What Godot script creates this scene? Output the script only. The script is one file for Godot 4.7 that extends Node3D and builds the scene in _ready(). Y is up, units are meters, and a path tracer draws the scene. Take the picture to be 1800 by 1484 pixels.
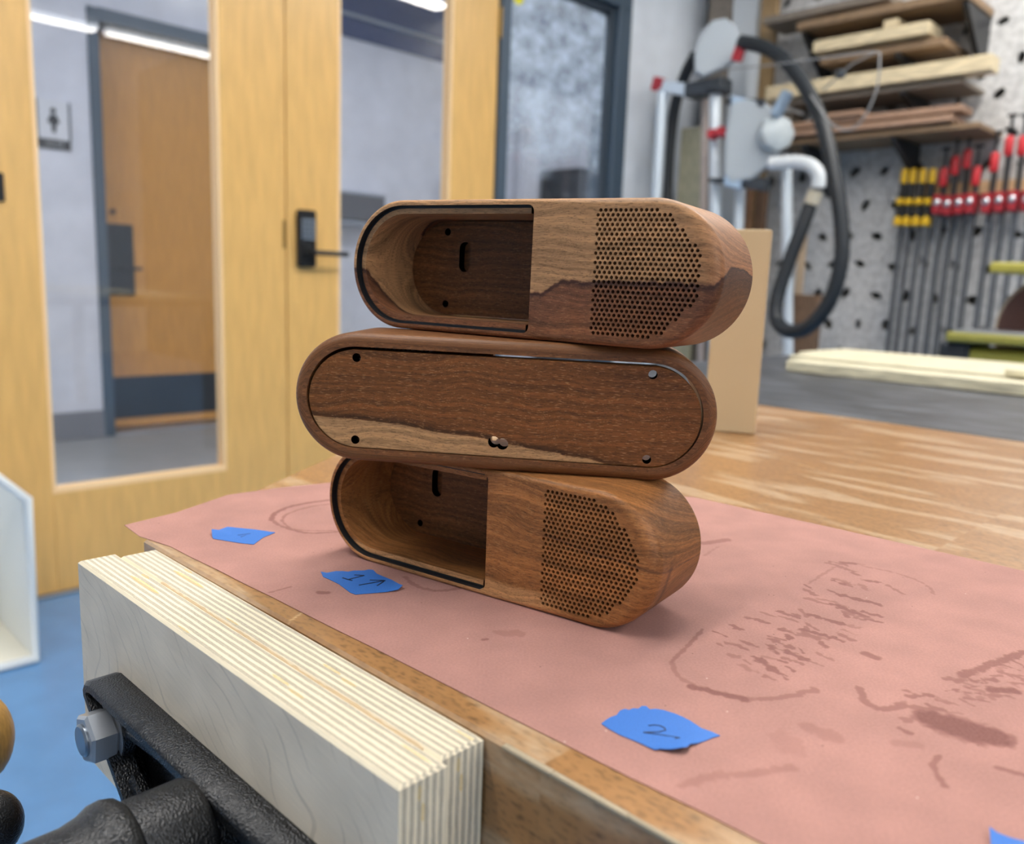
extends Node3D
# A stack of three walnut speaker enclosures on a workbench in a wood shop, doors and tool wall behind.

const BENCH := 0.776
const FOCAL := 1472.0
var eye := Vector3(0, 0.92, 0)
var turn := Basis(Vector3(0.70230623, 0.03667076, -0.71092982), Vector3(-0.14219461, 0.98577307, -0.08962223), Vector3(0.69752896, 0.16403264, 0.69752896))
var taken := {}
var mats := {}
var grain_a: ImageTexture
var grain_b: ImageTexture
var cloud_a: ImageTexture
var soft_grain: ImageTexture
var tape_grain: ImageTexture
var speckle: ImageTexture


# ---------------------------------------------------------------- pixels to places
func ray(px, py) -> Vector3:
	return turn * Vector3((px - 900.0) / FOCAL, (742.0 - py) / FOCAL, -1.0)
func on_y(px, py, y) -> Vector3:
	var d := ray(px, py)
	return eye + d * ((y - eye.y) / d.y)
func on_x(px, py, x) -> Vector3:
	var d := ray(px, py)
	return eye + d * ((x - eye.x) / d.x)
func on_z(px, py, z) -> Vector3:
	var d := ray(px, py)
	return eye + d * ((z - eye.z) / d.z)


# ---------------------------------------------------------------- shapes
class G:
	var st := SurfaceTool.new()
	func _init():
		st.begin(Mesh.PRIMITIVE_TRIANGLES)
		st.set_smooth_group(-1)
	func flat():
		st.set_smooth_group(-1)
	func smooth(n = 1):
		st.set_smooth_group(n)
	func tri(a: Vector3, b: Vector3, c: Vector3):   # counter-clockwise seen from outside
		st.add_vertex(a)
		st.add_vertex(c)
		st.add_vertex(b)
	func quad(a: Vector3, b: Vector3, c: Vector3, d: Vector3):
		tri(a, b, c)
		tri(a, c, d)
	func face(p: Array, o: Vector3):                # convex face, turned away from o
		var n: Vector3 = (p[1] - p[0]).cross(p[2] - p[0])
		if n.dot(p[0] - o) < 0:
			p.reverse()
		for i in range(1, p.size() - 1):
			tri(p[0], p[i], p[i + 1])
	func box(xf: Transform3D, s: Vector3, bev := 0.0):
		var h := s * 0.5
		bev = minf(bev, minf(h.x, minf(h.y, h.z)) * 0.45)
		var o := xf.origin
		var ax := [0, 1, 2]
		for k in ax:
			var i: int = (k + 1) % 3
			var j: int = (k + 2) % 3
			for sg in [-1.0, 1.0]:
				var p := []
				for q in [[-1, -1], [1, -1], [1, 1], [-1, 1]]:
					var v := Vector3.ZERO
					v[k] = sg * h[k]
					v[i] = q[0] * (h[i] - bev)
					v[j] = q[1] * (h[j] - bev)
					p.append(xf * v)
				face(p, o)
		if bev <= 0.0:
			return
		for k in ax:
			var i: int = (k + 1) % 3
			var j: int = (k + 2) % 3
			for q in [[-1, -1], [1, -1], [1, 1], [-1, 1]]:
				var p := []
				for e in [[-1, 0], [1, 0], [1, 1], [-1, 1]]:
					var v := Vector3.ZERO
					v[k] = e[0] * (h[k] - bev)
					v[i] = q[0] * (h[i] - (bev if e[1] == 0 else 0.0))
					v[j] = q[1] * (h[j] - (0.0 if e[1] == 0 else bev))
					p.append(xf * v)
				face(p, o)
		for x in [-1, 1]:
			for y in [-1, 1]:
				for z in [-1, 1]:
					var c := Vector3(x * h.x, y * h.y, z * h.z)
					face([xf * (c - Vector3(0, y, z) * bev), xf * (c - Vector3(x, 0, z) * bev), xf * (c - Vector3(x, y, 0) * bev)], o)
	func between(a: Vector3, b: Vector3, w: float, t: float, up := Vector3.UP, bev := 0.0):   # a bar from a to b
		var x := (b - a).normalized()
		var z := x.cross(up).normalized()
		var y := z.cross(x)
		box(Transform3D(Basis(x, y, z), (a + b) * 0.5), Vector3((b - a).length(), w, t), bev)
	static func inset(poly: PackedVector2Array, d: float) -> PackedVector2Array:
		var out := PackedVector2Array()
		var n := poly.size()
		for i in n:
			var a := poly[(i + n - 1) % n]
			var b := poly[i]
			var c := poly[(i + 1) % n]
			var e := (b - a).normalized()
			var f := (c - b).normalized()
			var m := (Vector2(-e.y, e.x) + Vector2(-f.y, f.x))
			var l := m.length_squared()
			out.append(b + m * (2.0 * d / maxf(l, 0.3)))
		return out
	func cap(xf: Transform3D, poly: PackedVector2Array, z: float, up: bool):
		var ix := Geometry2D.triangulate_polygon(poly)
		for k in range(0, ix.size(), 3):
			var a := poly[ix[k]]
			var b := poly[ix[k + 1]]
			var c := poly[ix[k + 2]]
			if ((b - a).cross(c - a) > 0) != up:
				var s := b
				b = c
				c = s
			tri(xf * Vector3(a.x, a.y, z), xf * Vector3(b.x, b.y, z), xf * Vector3(c.x, c.y, z))
	func prism(xf: Transform3D, poly: PackedVector2Array, d: float, bev := 0.0, round_sides := false):   # counter-clockwise outline, z from -d/2 to d/2
		var h := d * 0.5
		var small := inset(poly, bev) if bev > 0 else poly
		cap(xf, small, h, true)
		cap(xf, small, -h, false)
		if round_sides:
			smooth(3)
		var n := poly.size()
		for i in n:
			var j := (i + 1) % n
			var a := poly[i]
			var b := poly[j]
			quad(xf * Vector3(a.x, a.y, -h + bev), xf * Vector3(b.x, b.y, -h + bev), xf * Vector3(b.x, b.y, h - bev), xf * Vector3(a.x, a.y, h - bev))
			if bev > 0:
				var c := small[i]
				var e := small[j]
				quad(xf * Vector3(a.x, a.y, h - bev), xf * Vector3(b.x, b.y, h - bev), xf * Vector3(e.x, e.y, h), xf * Vector3(c.x, c.y, h))
				quad(xf * Vector3(c.x, c.y, -h), xf * Vector3(e.x, e.y, -h), xf * Vector3(b.x, b.y, -h + bev), xf * Vector3(a.x, a.y, -h + bev))
		flat()
	func tube(pts: Array, r, n := 12, caps := true):
		var rings := []
		var side := Vector3.ZERO
		for i in pts.size():
			var d: Vector3 = (pts[mini(i + 1, pts.size() - 1)] - pts[maxi(i - 1, 0)]).normalized()
			if side == Vector3.ZERO:
				side = d.cross(Vector3.UP if absf(d.y) < 0.9 else Vector3.RIGHT).normalized()
			side = (side - d * side.dot(d)).normalized()
			var up := side.cross(d).normalized()
			var rr: float = r[i] if r is Array else r
			var ring := []
			for k in n:
				var a := TAU * k / n
				ring.append(pts[i] + (side * cos(a) + up * sin(a)) * rr)
			rings.append(ring)
		smooth(2)
		for i in rings.size() - 1:
			for k in n:
				var l := (k + 1) % n
				quad(rings[i][k], rings[i + 1][k], rings[i + 1][l], rings[i][l])
		flat()
		if caps:
			face(rings[0].duplicate(), pts[1])
			face(rings[-1].duplicate(), pts[-2])
	func lathe(xf: Transform3D, prof: Array, n := 24):   # [radius, height] from low to high, about y
		smooth(4)
		for i in prof.size() - 1:
			if i > 0:
				var e := Vector2(prof[i][0] - prof[i - 1][0], prof[i][1] - prof[i - 1][1]).normalized()
				var f := Vector2(prof[i + 1][0] - prof[i][0], prof[i + 1][1] - prof[i][1]).normalized()
				if e.dot(f) < 0.75:
					smooth(4 + i)
			for k in n:
				var a := TAU * k / n
				var b := TAU * (k + 1) / n
				var p := func(q, t): return xf * Vector3(prof[q][0] * cos(t), prof[q][1], -prof[q][0] * sin(t))
				if prof[i][0] > 1e-6:
					tri(p.call(i, a), p.call(i, b), p.call(i + 1, b))
				if prof[i + 1][0] > 1e-6:
					tri(p.call(i, a), p.call(i + 1, b), p.call(i + 1, a))
		flat()
	func mesh() -> ArrayMesh:
		st.generate_normals()
		return st.commit()

func at(v: Vector3, yaw := 0.0, pitch := 0.0, roll := 0.0) -> Transform3D:
	return Transform3D(Basis.from_euler(Vector3(pitch, yaw, roll)), v)
func along(axis: Vector3, v: Vector3) -> Transform3D:      # the y axis of a lathe turned to that axis
	var y := axis.normalized()
	var x := y.cross(Vector3.UP if absf(y.y) < 0.9 else Vector3.RIGHT).normalized()
	return Transform3D(Basis(x, y, x.cross(y)), v)
func ngon(n: int, r: float, c := Vector2.ZERO, start := 0.0) -> PackedVector2Array:
	var p := PackedVector2Array()
	for i in n:
		p.append(c + Vector2.from_angle(start + TAU * i / n) * r)
	return p
func v2(a: Array) -> PackedVector2Array:
	var p := PackedVector2Array()
	for q in a:
		p.append(Vector2(q[0], q[1]))
	return p
func box_mesh(s: Vector3, bev := 0.0) -> ArrayMesh:
	var g := G.new()
	g.box(Transform3D(), s, bev)
	return g.mesh()
func curve(p: Array, steps := 6) -> Array:                 # a smooth line through points
	var out := []
	for i in p.size() - 1:
		var a = p[maxi(i - 1, 0)]
		var d = p[mini(i + 2, p.size() - 1)]
		for k in steps:
			out.append(p[i].cubic_interpolate(p[i + 1], a, d, float(k) / steps))
	out.append(p[-1])
	return out

# upright slab from an outline in x and z (counter-clockwise seen from above)
func slab_frame(y: float) -> Transform3D:
	return Transform3D(Basis(Vector3.RIGHT, Vector3.FORWARD, Vector3.UP), Vector3(0, y, 0))


# ---------------------------------------------------------------- things
func numbered(called: String) -> String:
	taken[called] = taken.get(called, -1) + 1
	return called if taken[called] == 0 else "%s_%03d" % [called, taken[called]]
func tag(o, label: String, category: String, group := ""):
	o.set_meta("label", label)
	o.set_meta("category", category)
	if group:
		o.set_meta("group", group)
	return o
func thing(called: String, label: String, category: String, xf := Transform3D(), group := "") -> Node3D:
	var o := Node3D.new()
	o.name = numbered(called)
	add_child(o)
	o.transform = xf
	return tag(o, label, category, group)
func part(parent: Node3D, called: String, mesh: Mesh, m: Material, xf := Transform3D(), label := "") -> MeshInstance3D:
	var o := MeshInstance3D.new()
	o.name = called
	o.mesh = mesh
	o.transform = xf
	if m:
		o.material_override = m
	parent.add_child(o, true)
	if label:
		o.set_meta("label", label)
	return o
func solo(called: String, label: String, category: String, mesh: Mesh, m: Material, xf := Transform3D(), group := "") -> MeshInstance3D:
	return tag(part(self, numbered(called), mesh, m, xf), label, category, group)
func struct(called: String, mesh: Mesh, m: Material, xf := Transform3D(), label := "") -> MeshInstance3D:
	var o := part(self, numbered(called), mesh, m, xf, label)
	o.set_meta("kind", "structure")
	return o


# ---------------------------------------------------------------- materials
func noise(sd: int, freq: float, octaves := 3) -> FastNoiseLite:
	var n := FastNoiseLite.new()
	n.seed = sd
	n.frequency = freq
	n.noise_type = FastNoiseLite.TYPE_SIMPLEX_SMOOTH
	n.fractal_octaves = octaves
	return n
func grey(sd: int, size: int, freq: float, lo: float, hi: float, octaves := 3, gamma := 1.0) -> ImageTexture:
	var im := noise(sd, freq, octaves).get_seamless_image(size, size)
	im.convert(Image.FORMAT_L8)
	var b := im.get_data()
	for i in b.size():
		b[i] = int(255.0 * lerpf(lo, hi, pow(b[i] / 255.0, gamma)))
	return ImageTexture.create_from_image(Image.create_from_data(size, size, false, Image.FORMAT_L8, b))
func mat(key: String, hex: String, rough := 0.6, metal := 0.0, tex: Texture2D = null, scale := Vector3.ONE, bump := 0.0, world := false) -> StandardMaterial3D:
	if mats.has(key):
		return mats[key]
	var m := StandardMaterial3D.new()
	m.resource_name = key
	m.albedo_color = Color.html(hex)
	m.roughness = rough
	m.metallic = metal
	if tex:
		m.albedo_texture = tex
		m.uv1_triplanar = true
		m.uv1_world_triplanar = world
		m.uv1_scale = scale
		if bump > 0:
			m.heightmap_enabled = true
			m.heightmap_texture = tex
			m.heightmap_scale = bump
	mats[key] = m
	return m
func glass(key: String, hex: String, alpha: float) -> StandardMaterial3D:
	var m := mat(key, hex, 0.0)
	m.transparency = BaseMaterial3D.TRANSPARENCY_ALPHA
	m.albedo_color.a = alpha
	return m
func lin(hex: String) -> Vector3:
	var c := Color.html(hex)
	return Vector3(c.r, c.g, c.b)

# wood cut for an enclosure: u along the grain and v across it, in metres; tone(u, v) gives the heartwood and sapwood of that blank
func wood_cut(w: int, h: int, half_u: float, half_v: float, sd: int, tone: Callable, pores := 0.5) -> ImageTexture:
	var band := noise(sd, 1.0, 3)
	var fine := noise(sd + 7, 1.0, 2)
	var fleck := noise(sd + 13, 1.0, 1)
	var wob := noise(sd + 21, 1.0, 2)
	var b := PackedByteArray()
	b.resize(w * h * 3)
	var k := 0
	for j in h:
		var v := half_v * (1.0 - 2.0 * (j + 0.5) / h)
		for i in w:
			var u := half_u * (2.0 * (i + 0.5) / w - 1.0)
			var bend := wob.get_noise_2d(u * 18.0, v * 22.0)
			var vv := v + bend * 0.0035
			var g := band.get_noise_2d(u * 5.0, vv * 330.0)
			var f := fine.get_noise_2d(u * 95.0, vv * 1900.0)
			var p := fleck.get_noise_2d(u * 240.0, vv * 2300.0)
			var c: Vector3 = tone.call(u, v + bend * 0.0016)
			c *= 1.0 + 0.26 * g + 0.13 * f
			if p > 0.52:
				c = c.lerp(Vector3(0.80, 0.64, 0.46), pores * minf(1.0, (p - 0.52) * 3.4))
			elif p < -0.55:
				c *= 0.8
			b[k] = clampi(int(c.x * 255.0), 0, 255)
			b[k + 1] = clampi(int(c.y * 255.0), 0, 255)
			b[k + 2] = clampi(int(c.z * 255.0), 0, 255)
			k += 3
	return ImageTexture.create_from_image(Image.create_from_data(w, h, false, Image.FORMAT_RGB8, b))
func cut_material(key: String, t: Texture2D, rough := 0.46) -> StandardMaterial3D:
	var m := StandardMaterial3D.new()
	m.resource_name = key
	m.albedo_texture = t
	m.roughness = rough
	m.metallic_specular = 0.36
	m.heightmap_enabled = true
	m.heightmap_texture = t
	m.heightmap_scale = 0.012
	mats[key] = m
	return m


# ================================================================ scene
func _ready():
	# camera
	var cam := Camera3D.new()
	cam.name = "camera"
	add_child(cam)
	cam.transform = Transform3D(turn, eye)
	cam.current = true
	var lens := CameraAttributesPhysical.new()
	lens.frustum_focal_length = 12.0 / (742.0 / FOCAL)
	lens.frustum_focus_distance = 0.375
	lens.frustum_near = 0.02
	lens.frustum_far = 60.0
	lens.exposure_aperture = 23.806 / 3.3
	cam.attributes = lens
	# surroundings: an indoor room, no sky in view
	var env := Environment.new()
	env.background_mode = Environment.BG_COLOR
	env.background_color = Color(0.0, 0.0, 0.0)
	env.tonemap_mode = Environment.TONE_MAPPER_LINEAR
	env.tonemap_exposure = 0.9
	env.sdfgi_enabled = true
	env.ssao_enabled = true
	env.ssil_enabled = true
	var we := WorldEnvironment.new()
	we.name = "surroundings"
	we.environment = env
	add_child(we)
	base_textures()
	ceiling_lights()
	room()
	corridor()
	doors()
	workbench()
	vise()
	paper_and_tape()
	enclosures()
	bench_things()
	tool_wall()
	panel_saw()
	sander()

func base_textures():
	grain_a = grey(3, 256, 0.035, 0.72, 1.0, 3)
	grain_b = grey(9, 256, 0.06, 0.6, 1.0, 4)
	cloud_a = grey(5, 256, 0.02, 0.92, 1.0, 4)
	soft_grain = grey(4, 256, 0.03, 0.91, 1.0, 3)
	tape_grain = grey(10, 256, 0.12, 0.8, 1.0, 3)
	speckle = grey(8, 256, 0.22, 0.55, 1.0, 2)


# ---------------------------------------------------------------- light
const LAMP_HEIGHT := 2.6
const UP_SHARE := 0.8
const ORDINAL := ["first", "second", "third", "fourth", "fifth", "sixth"]
func strip_light(called: String, label: String, v: Vector3, length: float, energy: float, group: String, tint := Color.html("fff9f1")):
	var t := thing(called, label, "ceiling light", at(v), group)
	var g := G.new()
	g.prism(at(Vector3(0, 0.055, 0)), v2([[-0.075, -0.02], [0.075, -0.02], [0.04, 0.025], [-0.04, 0.025]]), length, 0.002)
	part(t, "housing", g.mesh(), mat("lamp_housing", "dfe2e4", 0.4))
	g = G.new()
	g.prism(at(Vector3(0, 0.02, 0)), v2([[-0.071, 0.014], [-0.062, -0.004], [-0.04, -0.014], [0.04, -0.014], [0.062, -0.004], [0.071, 0.014]]), length - 0.01, 0.0)
	var m := mat("lamp_diffuser", "ffffff", 0.5)
	m.emission_enabled = true
	m.emission = Color.html("f4f8ff")
	m.emission_energy_multiplier = 6.0
	part(t, "diffuser", g.mesh(), m)
	for z in [-length * 0.36, length * 0.36]:
		g = G.new()
		g.tube([Vector3(0, 0.08, z), Vector3(0, 3.0 - v.y, z)], 0.004, 6)
		part(t, "hanger", g.mesh(), mat("steel", "b9bcc0", 0.35, 1.0))
	# the fitting shines down through its diffuser and up on the ceiling through its open top
	part(t, "upper_diffuser", box_mesh(Vector3(0.05, 0.004, length - 0.03), 0.001), m, at(Vector3(0, 0.083, 0)))
	for up in [false, true]:
		var l := AreaLight3D.new()
		l.name = "glow_up" if up else "glow_down"
		l.area_size = Vector2(0.05 if up else 0.13, length - 0.02)
		l.light_energy = energy * (UP_SHARE if up else 1.0)
		l.light_color = tint
		l.shadow_enabled = true
		t.add_child(l)
		l.rotation.x = PI / 2 if up else -PI / 2
		l.position.y = 0.087 if up else 0.003
		l.set("area_range", 20.0)

func ceiling_lights():
	for row in [[-0.7, "over the doors", 1.0, 2.0, -3.0], [1.7, "over the middle of the room", 0.0, 1.0, -3.0], [3.9, "by the far wall", 2.2, 1.6, -1.74]]:
		var z: float = row[4]
		var k := 0
		while z < row[2]:
			strip_light("strip_light", "long white hanging strip light %s, %s from the tool wall" % [row[1], ORDINAL[k]], Vector3(row[0], LAMP_HEIGHT, z), 1.2, row[3], "strip lights in the row %s" % row[1])
			z += 1.26
			k += 1
	for q in [[-5.4, "at the far end", 0.9], [-2.6, "opposite the restroom door", 1.6], [0.2, "before the restroom door", 2.6]]:
		strip_light("corridor_light", "white strip light in the corridor beyond the glass doors, " + q[1], Vector3(-3.35, LAMP_HEIGHT, q[0]), 1.2, q[2], "strip lights in the corridor", Color.html("f2f5ff"))


# ---------------------------------------------------------------- room
const DOOR_X := -2.497
const BACK_Z := -3.716
const HALL_X := -4.79
func room():
	var white := mat("wall_paint", "eef3f8", 0.7, 0.0, cloud_a, Vector3(0.6, 0.6, 0.6), 0.0, true)
	var g := G.new()
	g.box(at(Vector3(1.05, -0.05, 0.25)), Vector3(7.3, 0.1, 8.1))
	struct("floor", g.mesh(), mat("blue_floor", "5f8fc0", 0.28, 0.0, cloud_a, Vector3(1.3, 1.3, 1.3), 0.0, true), Transform3D(), "glossy blue painted floor")
	g = G.new()
	g.box(at(Vector3(0.0, 3.05, -1.8)), Vector3(10.6, 0.1, 12.4))
	struct("ceiling", g.mesh(), mat("ceiling_paint", "d8dadc", 0.8))
	# wall with the doors: solid parts round the opening from z -3.147 to -0.5
	g = G.new()
	var wall := func(y0, y1, z0, z1): g.box(at(Vector3(DOOR_X - 0.06, (y0 + y1) / 2, (z0 + z1) / 2)), Vector3(0.12, y1 - y0, absf(z1 - z0)))
	wall.call(0.0, 3.0, 4.3, -0.47)
	wall.call(2.2, 3.0, -0.47, -3.15)
	wall.call(0.0, 3.0, -3.15, -3.83)
	struct("wall_left", g.mesh(), white)
	g = G.new()
	g.box(at(Vector3(1.05, 1.5, BACK_Z - 0.1)), Vector3(7.1, 3.0, 0.12))
	struct("wall_back", g.mesh(), mat("dark_block_wall", "77736c", 0.85, 0.0, cloud_a, Vector3(1, 1, 1), 0.0, true))
	g = G.new()
	g.box(at(Vector3(4.66, 1.5, 0.25)), Vector3(0.12, 3.0, 8.1))
	struct("wall_right", g.mesh(), white)
	g = G.new()
	g.box(at(Vector3(1.05, 1.5, 4.36)), Vector3(7.1, 3.0, 0.12))
	struct("wall_front", g.mesh(), white)
	g = G.new()
	g.box(at(Vector3(DOOR_X + 0.006, 0.05, -3.43)), Vector3(0.012, 0.1, 0.56), 0.002)
	struct("baseboard_left", g.mesh(), mat("baseboard", "5d6064", 0.5))

func corridor():
	var white := mat("corridor_paint", "dfe2ea", 0.6, 0.0, cloud_a, Vector3(0.7, 0.7, 0.7), 0.0, true)
	var g := G.new()
	g.box(at(Vector3(-3.75, -0.05, -3.2)), Vector3(2.3, 0.1, 9.6))
	struct("floor", g.mesh(), mat("concrete_floor", "9a9b98", 0.3, 0.0, cloud_a, Vector3(1.1, 1.1, 1.1), 0.0, true), Transform3D(), "polished grey concrete corridor floor")
	g = G.new()
	var wall := func(y0, y1, z0, z1): g.box(at(Vector3(HALL_X - 0.1, (y0 + y1) / 2, (z0 + z1) / 2)), Vector3(0.2, y1 - y0, absf(z1 - z0)))
	wall.call(0.0, 3.0, 1.6, -1.62)
	wall.call(2.235, 3.0, -1.62, -2.74)
	wall.call(0.0, 3.0, -2.74, -8.0)
	struct("wall_corridor", g.mesh(), white)
	g = G.new()
	g.box(at(Vector3(-3.7, 1.5, 1.65)), Vector3(2.4, 3.0, 0.1))
	struct("wall_corridor_front", g.mesh(), white)
	g = G.new()
	g.box(at(Vector3(-3.7, 1.5, -8.05)), Vector3(2.4, 3.0, 0.1))
	struct("wall_corridor_back", g.mesh(), white)
	g = G.new()
	g.box(at(Vector3(-2.56, 1.5, -5.9)), Vector3(0.12, 3.0, 4.14))
	struct("wall_corridor_side", g.mesh(), white)
	# blue painted band above the picture rail
	g = G.new()
	g.box(at(Vector3(HALL_X + 0.008, 2.72, -4.6)), Vector3(0.016, 0.6, 3.6))
	struct("trim_1", g.mesh(), mat("navy_paint", "2e3f6b", 0.5), Transform3D(), "dark blue painted band high on the corridor wall")
	g = G.new()
	g.box(at(Vector3(HALL_X + 0.022, 2.55, -4.6)), Vector3(0.028, 0.02, 3.6), 0.004)
	struct("trim_2", g.mesh(), mat("pale_metal", "9aa3b0", 0.4))
	g = G.new()
	g.box(at(Vector3(HALL_X + 0.006, 0.075, -0.1)), Vector3(0.012, 0.15, 3.04), 0.003)
	g.box(at(Vector3(HALL_X + 0.006, 0.075, -5.4)), Vector3(0.012, 0.15, 5.2), 0.003)
	struct("baseboard_corridor", g.mesh(), mat("grey_baseboard", "7b7c82", 0.5))
	# door across the corridor
	var steel := mat("slate_frame", "43525f", 0.45)
	var d := Node3D.new()
	d.name = numbered("door_3")
	add_child(d)
	d.set_meta("kind", "structure")
	d.set_meta("label", "maple door with black kick plate across the corridor")
	g = G.new()
	for z in [-1.645, -2.715]:
		g.box(at(Vector3(HALL_X - 0.06, 1.115, z)), Vector3(0.15, 2.23, 0.055), 0.003)
	g.box(at(Vector3(HALL_X - 0.06, 2.2, -2.18)), Vector3(0.15, 0.07, 1.02), 0.003)
	part(d, "door_frame", g.mesh(), steel)
	g = G.new()
	g.box(at(Vector3(-4.95, 1.09, -2.18)), Vector3(0.045, 2.14, 1.01), 0.002)
	part(d, "door_leaf", g.mesh(), mat("hall_door_maple", "d69a4c", 0.4, 0.0, soft_grain, Vector3(5, 0.6, 5)))
	g = G.new()
	g.box(at(Vector3(-4.925, 1.78, -2.2)), Vector3(0.006, 0.02, 0.62), 0.002)
	g = G.new()
	g.box(at(Vector3(-4.924, 0.19, -2.18)), Vector3(0.006, 0.24, 0.98), 0.001)
	part(d, "kick_plate", g.mesh(), mat("black_plate", "20252b", 0.35))
	g = G.new()
	g.box(at(Vector3(-4.922, 0.965, -1.79)), Vector3(0.01, 0.39, 0.14), 0.002)
	part(d, "lock_plate", g.mesh(), mat("black_plate", "20252b", 0.35))
	g = G.new()
	g.lathe(along(Vector3.RIGHT, Vector3(-4.93, 1.225, -1.755)), [[0.0, 0.0], [0.014, 0.0], [0.014, 0.018], [0.0, 0.02]], 16)
	part(d, "deadbolt", g.mesh(), mat("black_metal", "1b1d20", 0.35, 0.3))
	g = G.new()
	g.tube([Vector3(-4.92, 0.92, -1.77), Vector3(-4.87, 0.92, -1.77), Vector3(-4.865, 0.92, -1.79), Vector3(-4.865, 0.92, -1.88)], 0.01, 8)
	part(d, "lever", g.mesh(), mat("black_metal", "1b1d20", 0.35, 0.3))
	g = G.new()
	g.box(at(Vector3(-4.86, 0.006, -2.18)), Vector3(0.16, 0.012, 1.01), 0.004)
	part(d, "threshold", g.mesh(), mat("aluminium", "b4bac2", 0.35, 0.9))
	# restroom sign
	var a := on_x(62, 172, HALL_X)
	var b := on_x(124, 266, HALL_X)
	var w := a.z - b.z
	var s := thing("restroom_sign", "small white restroom sign with a dark figure and black strip on corridor wall", "sign", Transform3D(Basis(Vector3.UP, PI / 2), Vector3(HALL_X + 0.001, b.y, (a.z + b.z) / 2)))
	var h := a.y - b.y
	var y0 := h * 0.2
	g = G.new()
	g.box(at(Vector3(0, (h + y0) / 2, 0.003)), Vector3(w, h - y0, 0.006), 0.001)
	part(s, "plate", g.mesh(), mat("sign_white", "d9dce0", 0.4))
	for x in [-w / 2, w / 2]:
		part(s, "side_rail", box_mesh(Vector3(0.012, h - y0, 0.009), 0.001), mat("sign_grey", "6b7076", 0.4), at(Vector3(x, (h + y0) / 2, 0.004)))
	g = G.new()
	g.box(at(Vector3(0, y0 / 2, 0.004)), Vector3(w, y0, 0.008), 0.001)
	part(s, "name_strip", g.mesh(), mat("sign_black", "222426", 0.4))
	g = G.new()
	var cy := (h + y0) / 2
	g.prism(at(Vector3(0, cy, 0.007)), ngon(14, 0.014, Vector2(0, 0.045)), 0.002)
	g.prism(at(Vector3(0, cy, 0.007)), v2([[-0.008, -0.06], [0.008, -0.06], [0.012, -0.02], [0.03, -0.012], [0.014, 0.026], [-0.014, 0.026], [-0.03, -0.012], [-0.012, -0.02]]), 0.002)
	part(s, "figure", g.mesh(), mat("sign_black", "222426", 0.4))
	var tm := TextMesh.new()
	tm.text = "RESTROOM"
	var font := SystemFont.new()
	font.font_names = PackedStringArray(["Droid Sans"])
	tm.font = font
	tm.font_size = 24
	tm.pixel_size = w * 0.6 / 140.0
	tm.depth = 0.001
	part(s, "lettering", tm, mat("sign_white", "d9dce0", 0.4), at(Vector3(0, y0 / 2, 0.0085)))
	# dim things seen through the right hand panes
	var c := on_x(600, 342, HALL_X)
	var e := on_x(650, 392, HALL_X)
	var t := thing("wall_cabinet", "low dark wall box with a pale top, seen through the door with the keypad", "cabinet", at(Vector3(HALL_X + 0.06, e.y, (c.z + e.z) / 2 + 0.1)))
	part(t, "body", box_mesh(Vector3(0.12, c.y - e.y, 0.5), 0.004), mat("dark_box", "474a52", 0.5), at(Vector3(0, (c.y - e.y) / 2, 0)))
	part(t, "top", box_mesh(Vector3(0.13, 0.015, 0.52), 0.003), mat("pale_metal", "9aa3b0", 0.4), at(Vector3(0, c.y - e.y + 0.008, 0)))
	part(t, "lower_shelf", box_mesh(Vector3(0.14, 0.02, 0.54), 0.003), mat("pale_metal", "9aa3b0", 0.4), at(Vector3(0, -0.02, 0)))
	var p0 := on_x(905, 340, HALL_X)
	var p1 := on_x(930, 340, HALL_X)
	solo("pipe_cover", "tall white boxed pipe standing against the far corridor wall", "pipe", box_mesh(Vector3(0.1, 2.3, p0.z - p1.z), 0.006), mat("cover_white", "e6e8ee", 0.5), at(Vector3(HALL_X + 0.051, 1.15, (p0.z + p1.z) / 2)))
	p0 = on_x(950, 300, HALL_X)
	p1 = on_x(1006, 300, HALL_X)
	t = thing("vending_cabinet", "dark grey cabinet standing in the corridor behind the sidelight", "cabinet", at(Vector3(HALL_X + 0.22, 0, (p0.z + p1.z) / 2)))
	part(t, "body", box_mesh(Vector3(0.42, p0.y, p0.z - p1.z), 0.01), mat("cabinet_charcoal", "34383f", 0.4), at(Vector3(0, p0.y / 2, 0)))
	part(t, "door", box_mesh(Vector3(0.02, p0.y - 0.1, p0.z - p1.z - 0.06), 0.004), mat("dark_box", "474a52", 0.5), at(Vector3(0.22, p0.y / 2, 0)))
	part(t, "handle", box_mesh(Vector3(0.02, 0.2, 0.02), 0.004), mat("pale_metal", "9aa3b0", 0.4), at(Vector3(0.235, p0.y * 0.6, 0.18)))


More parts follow.
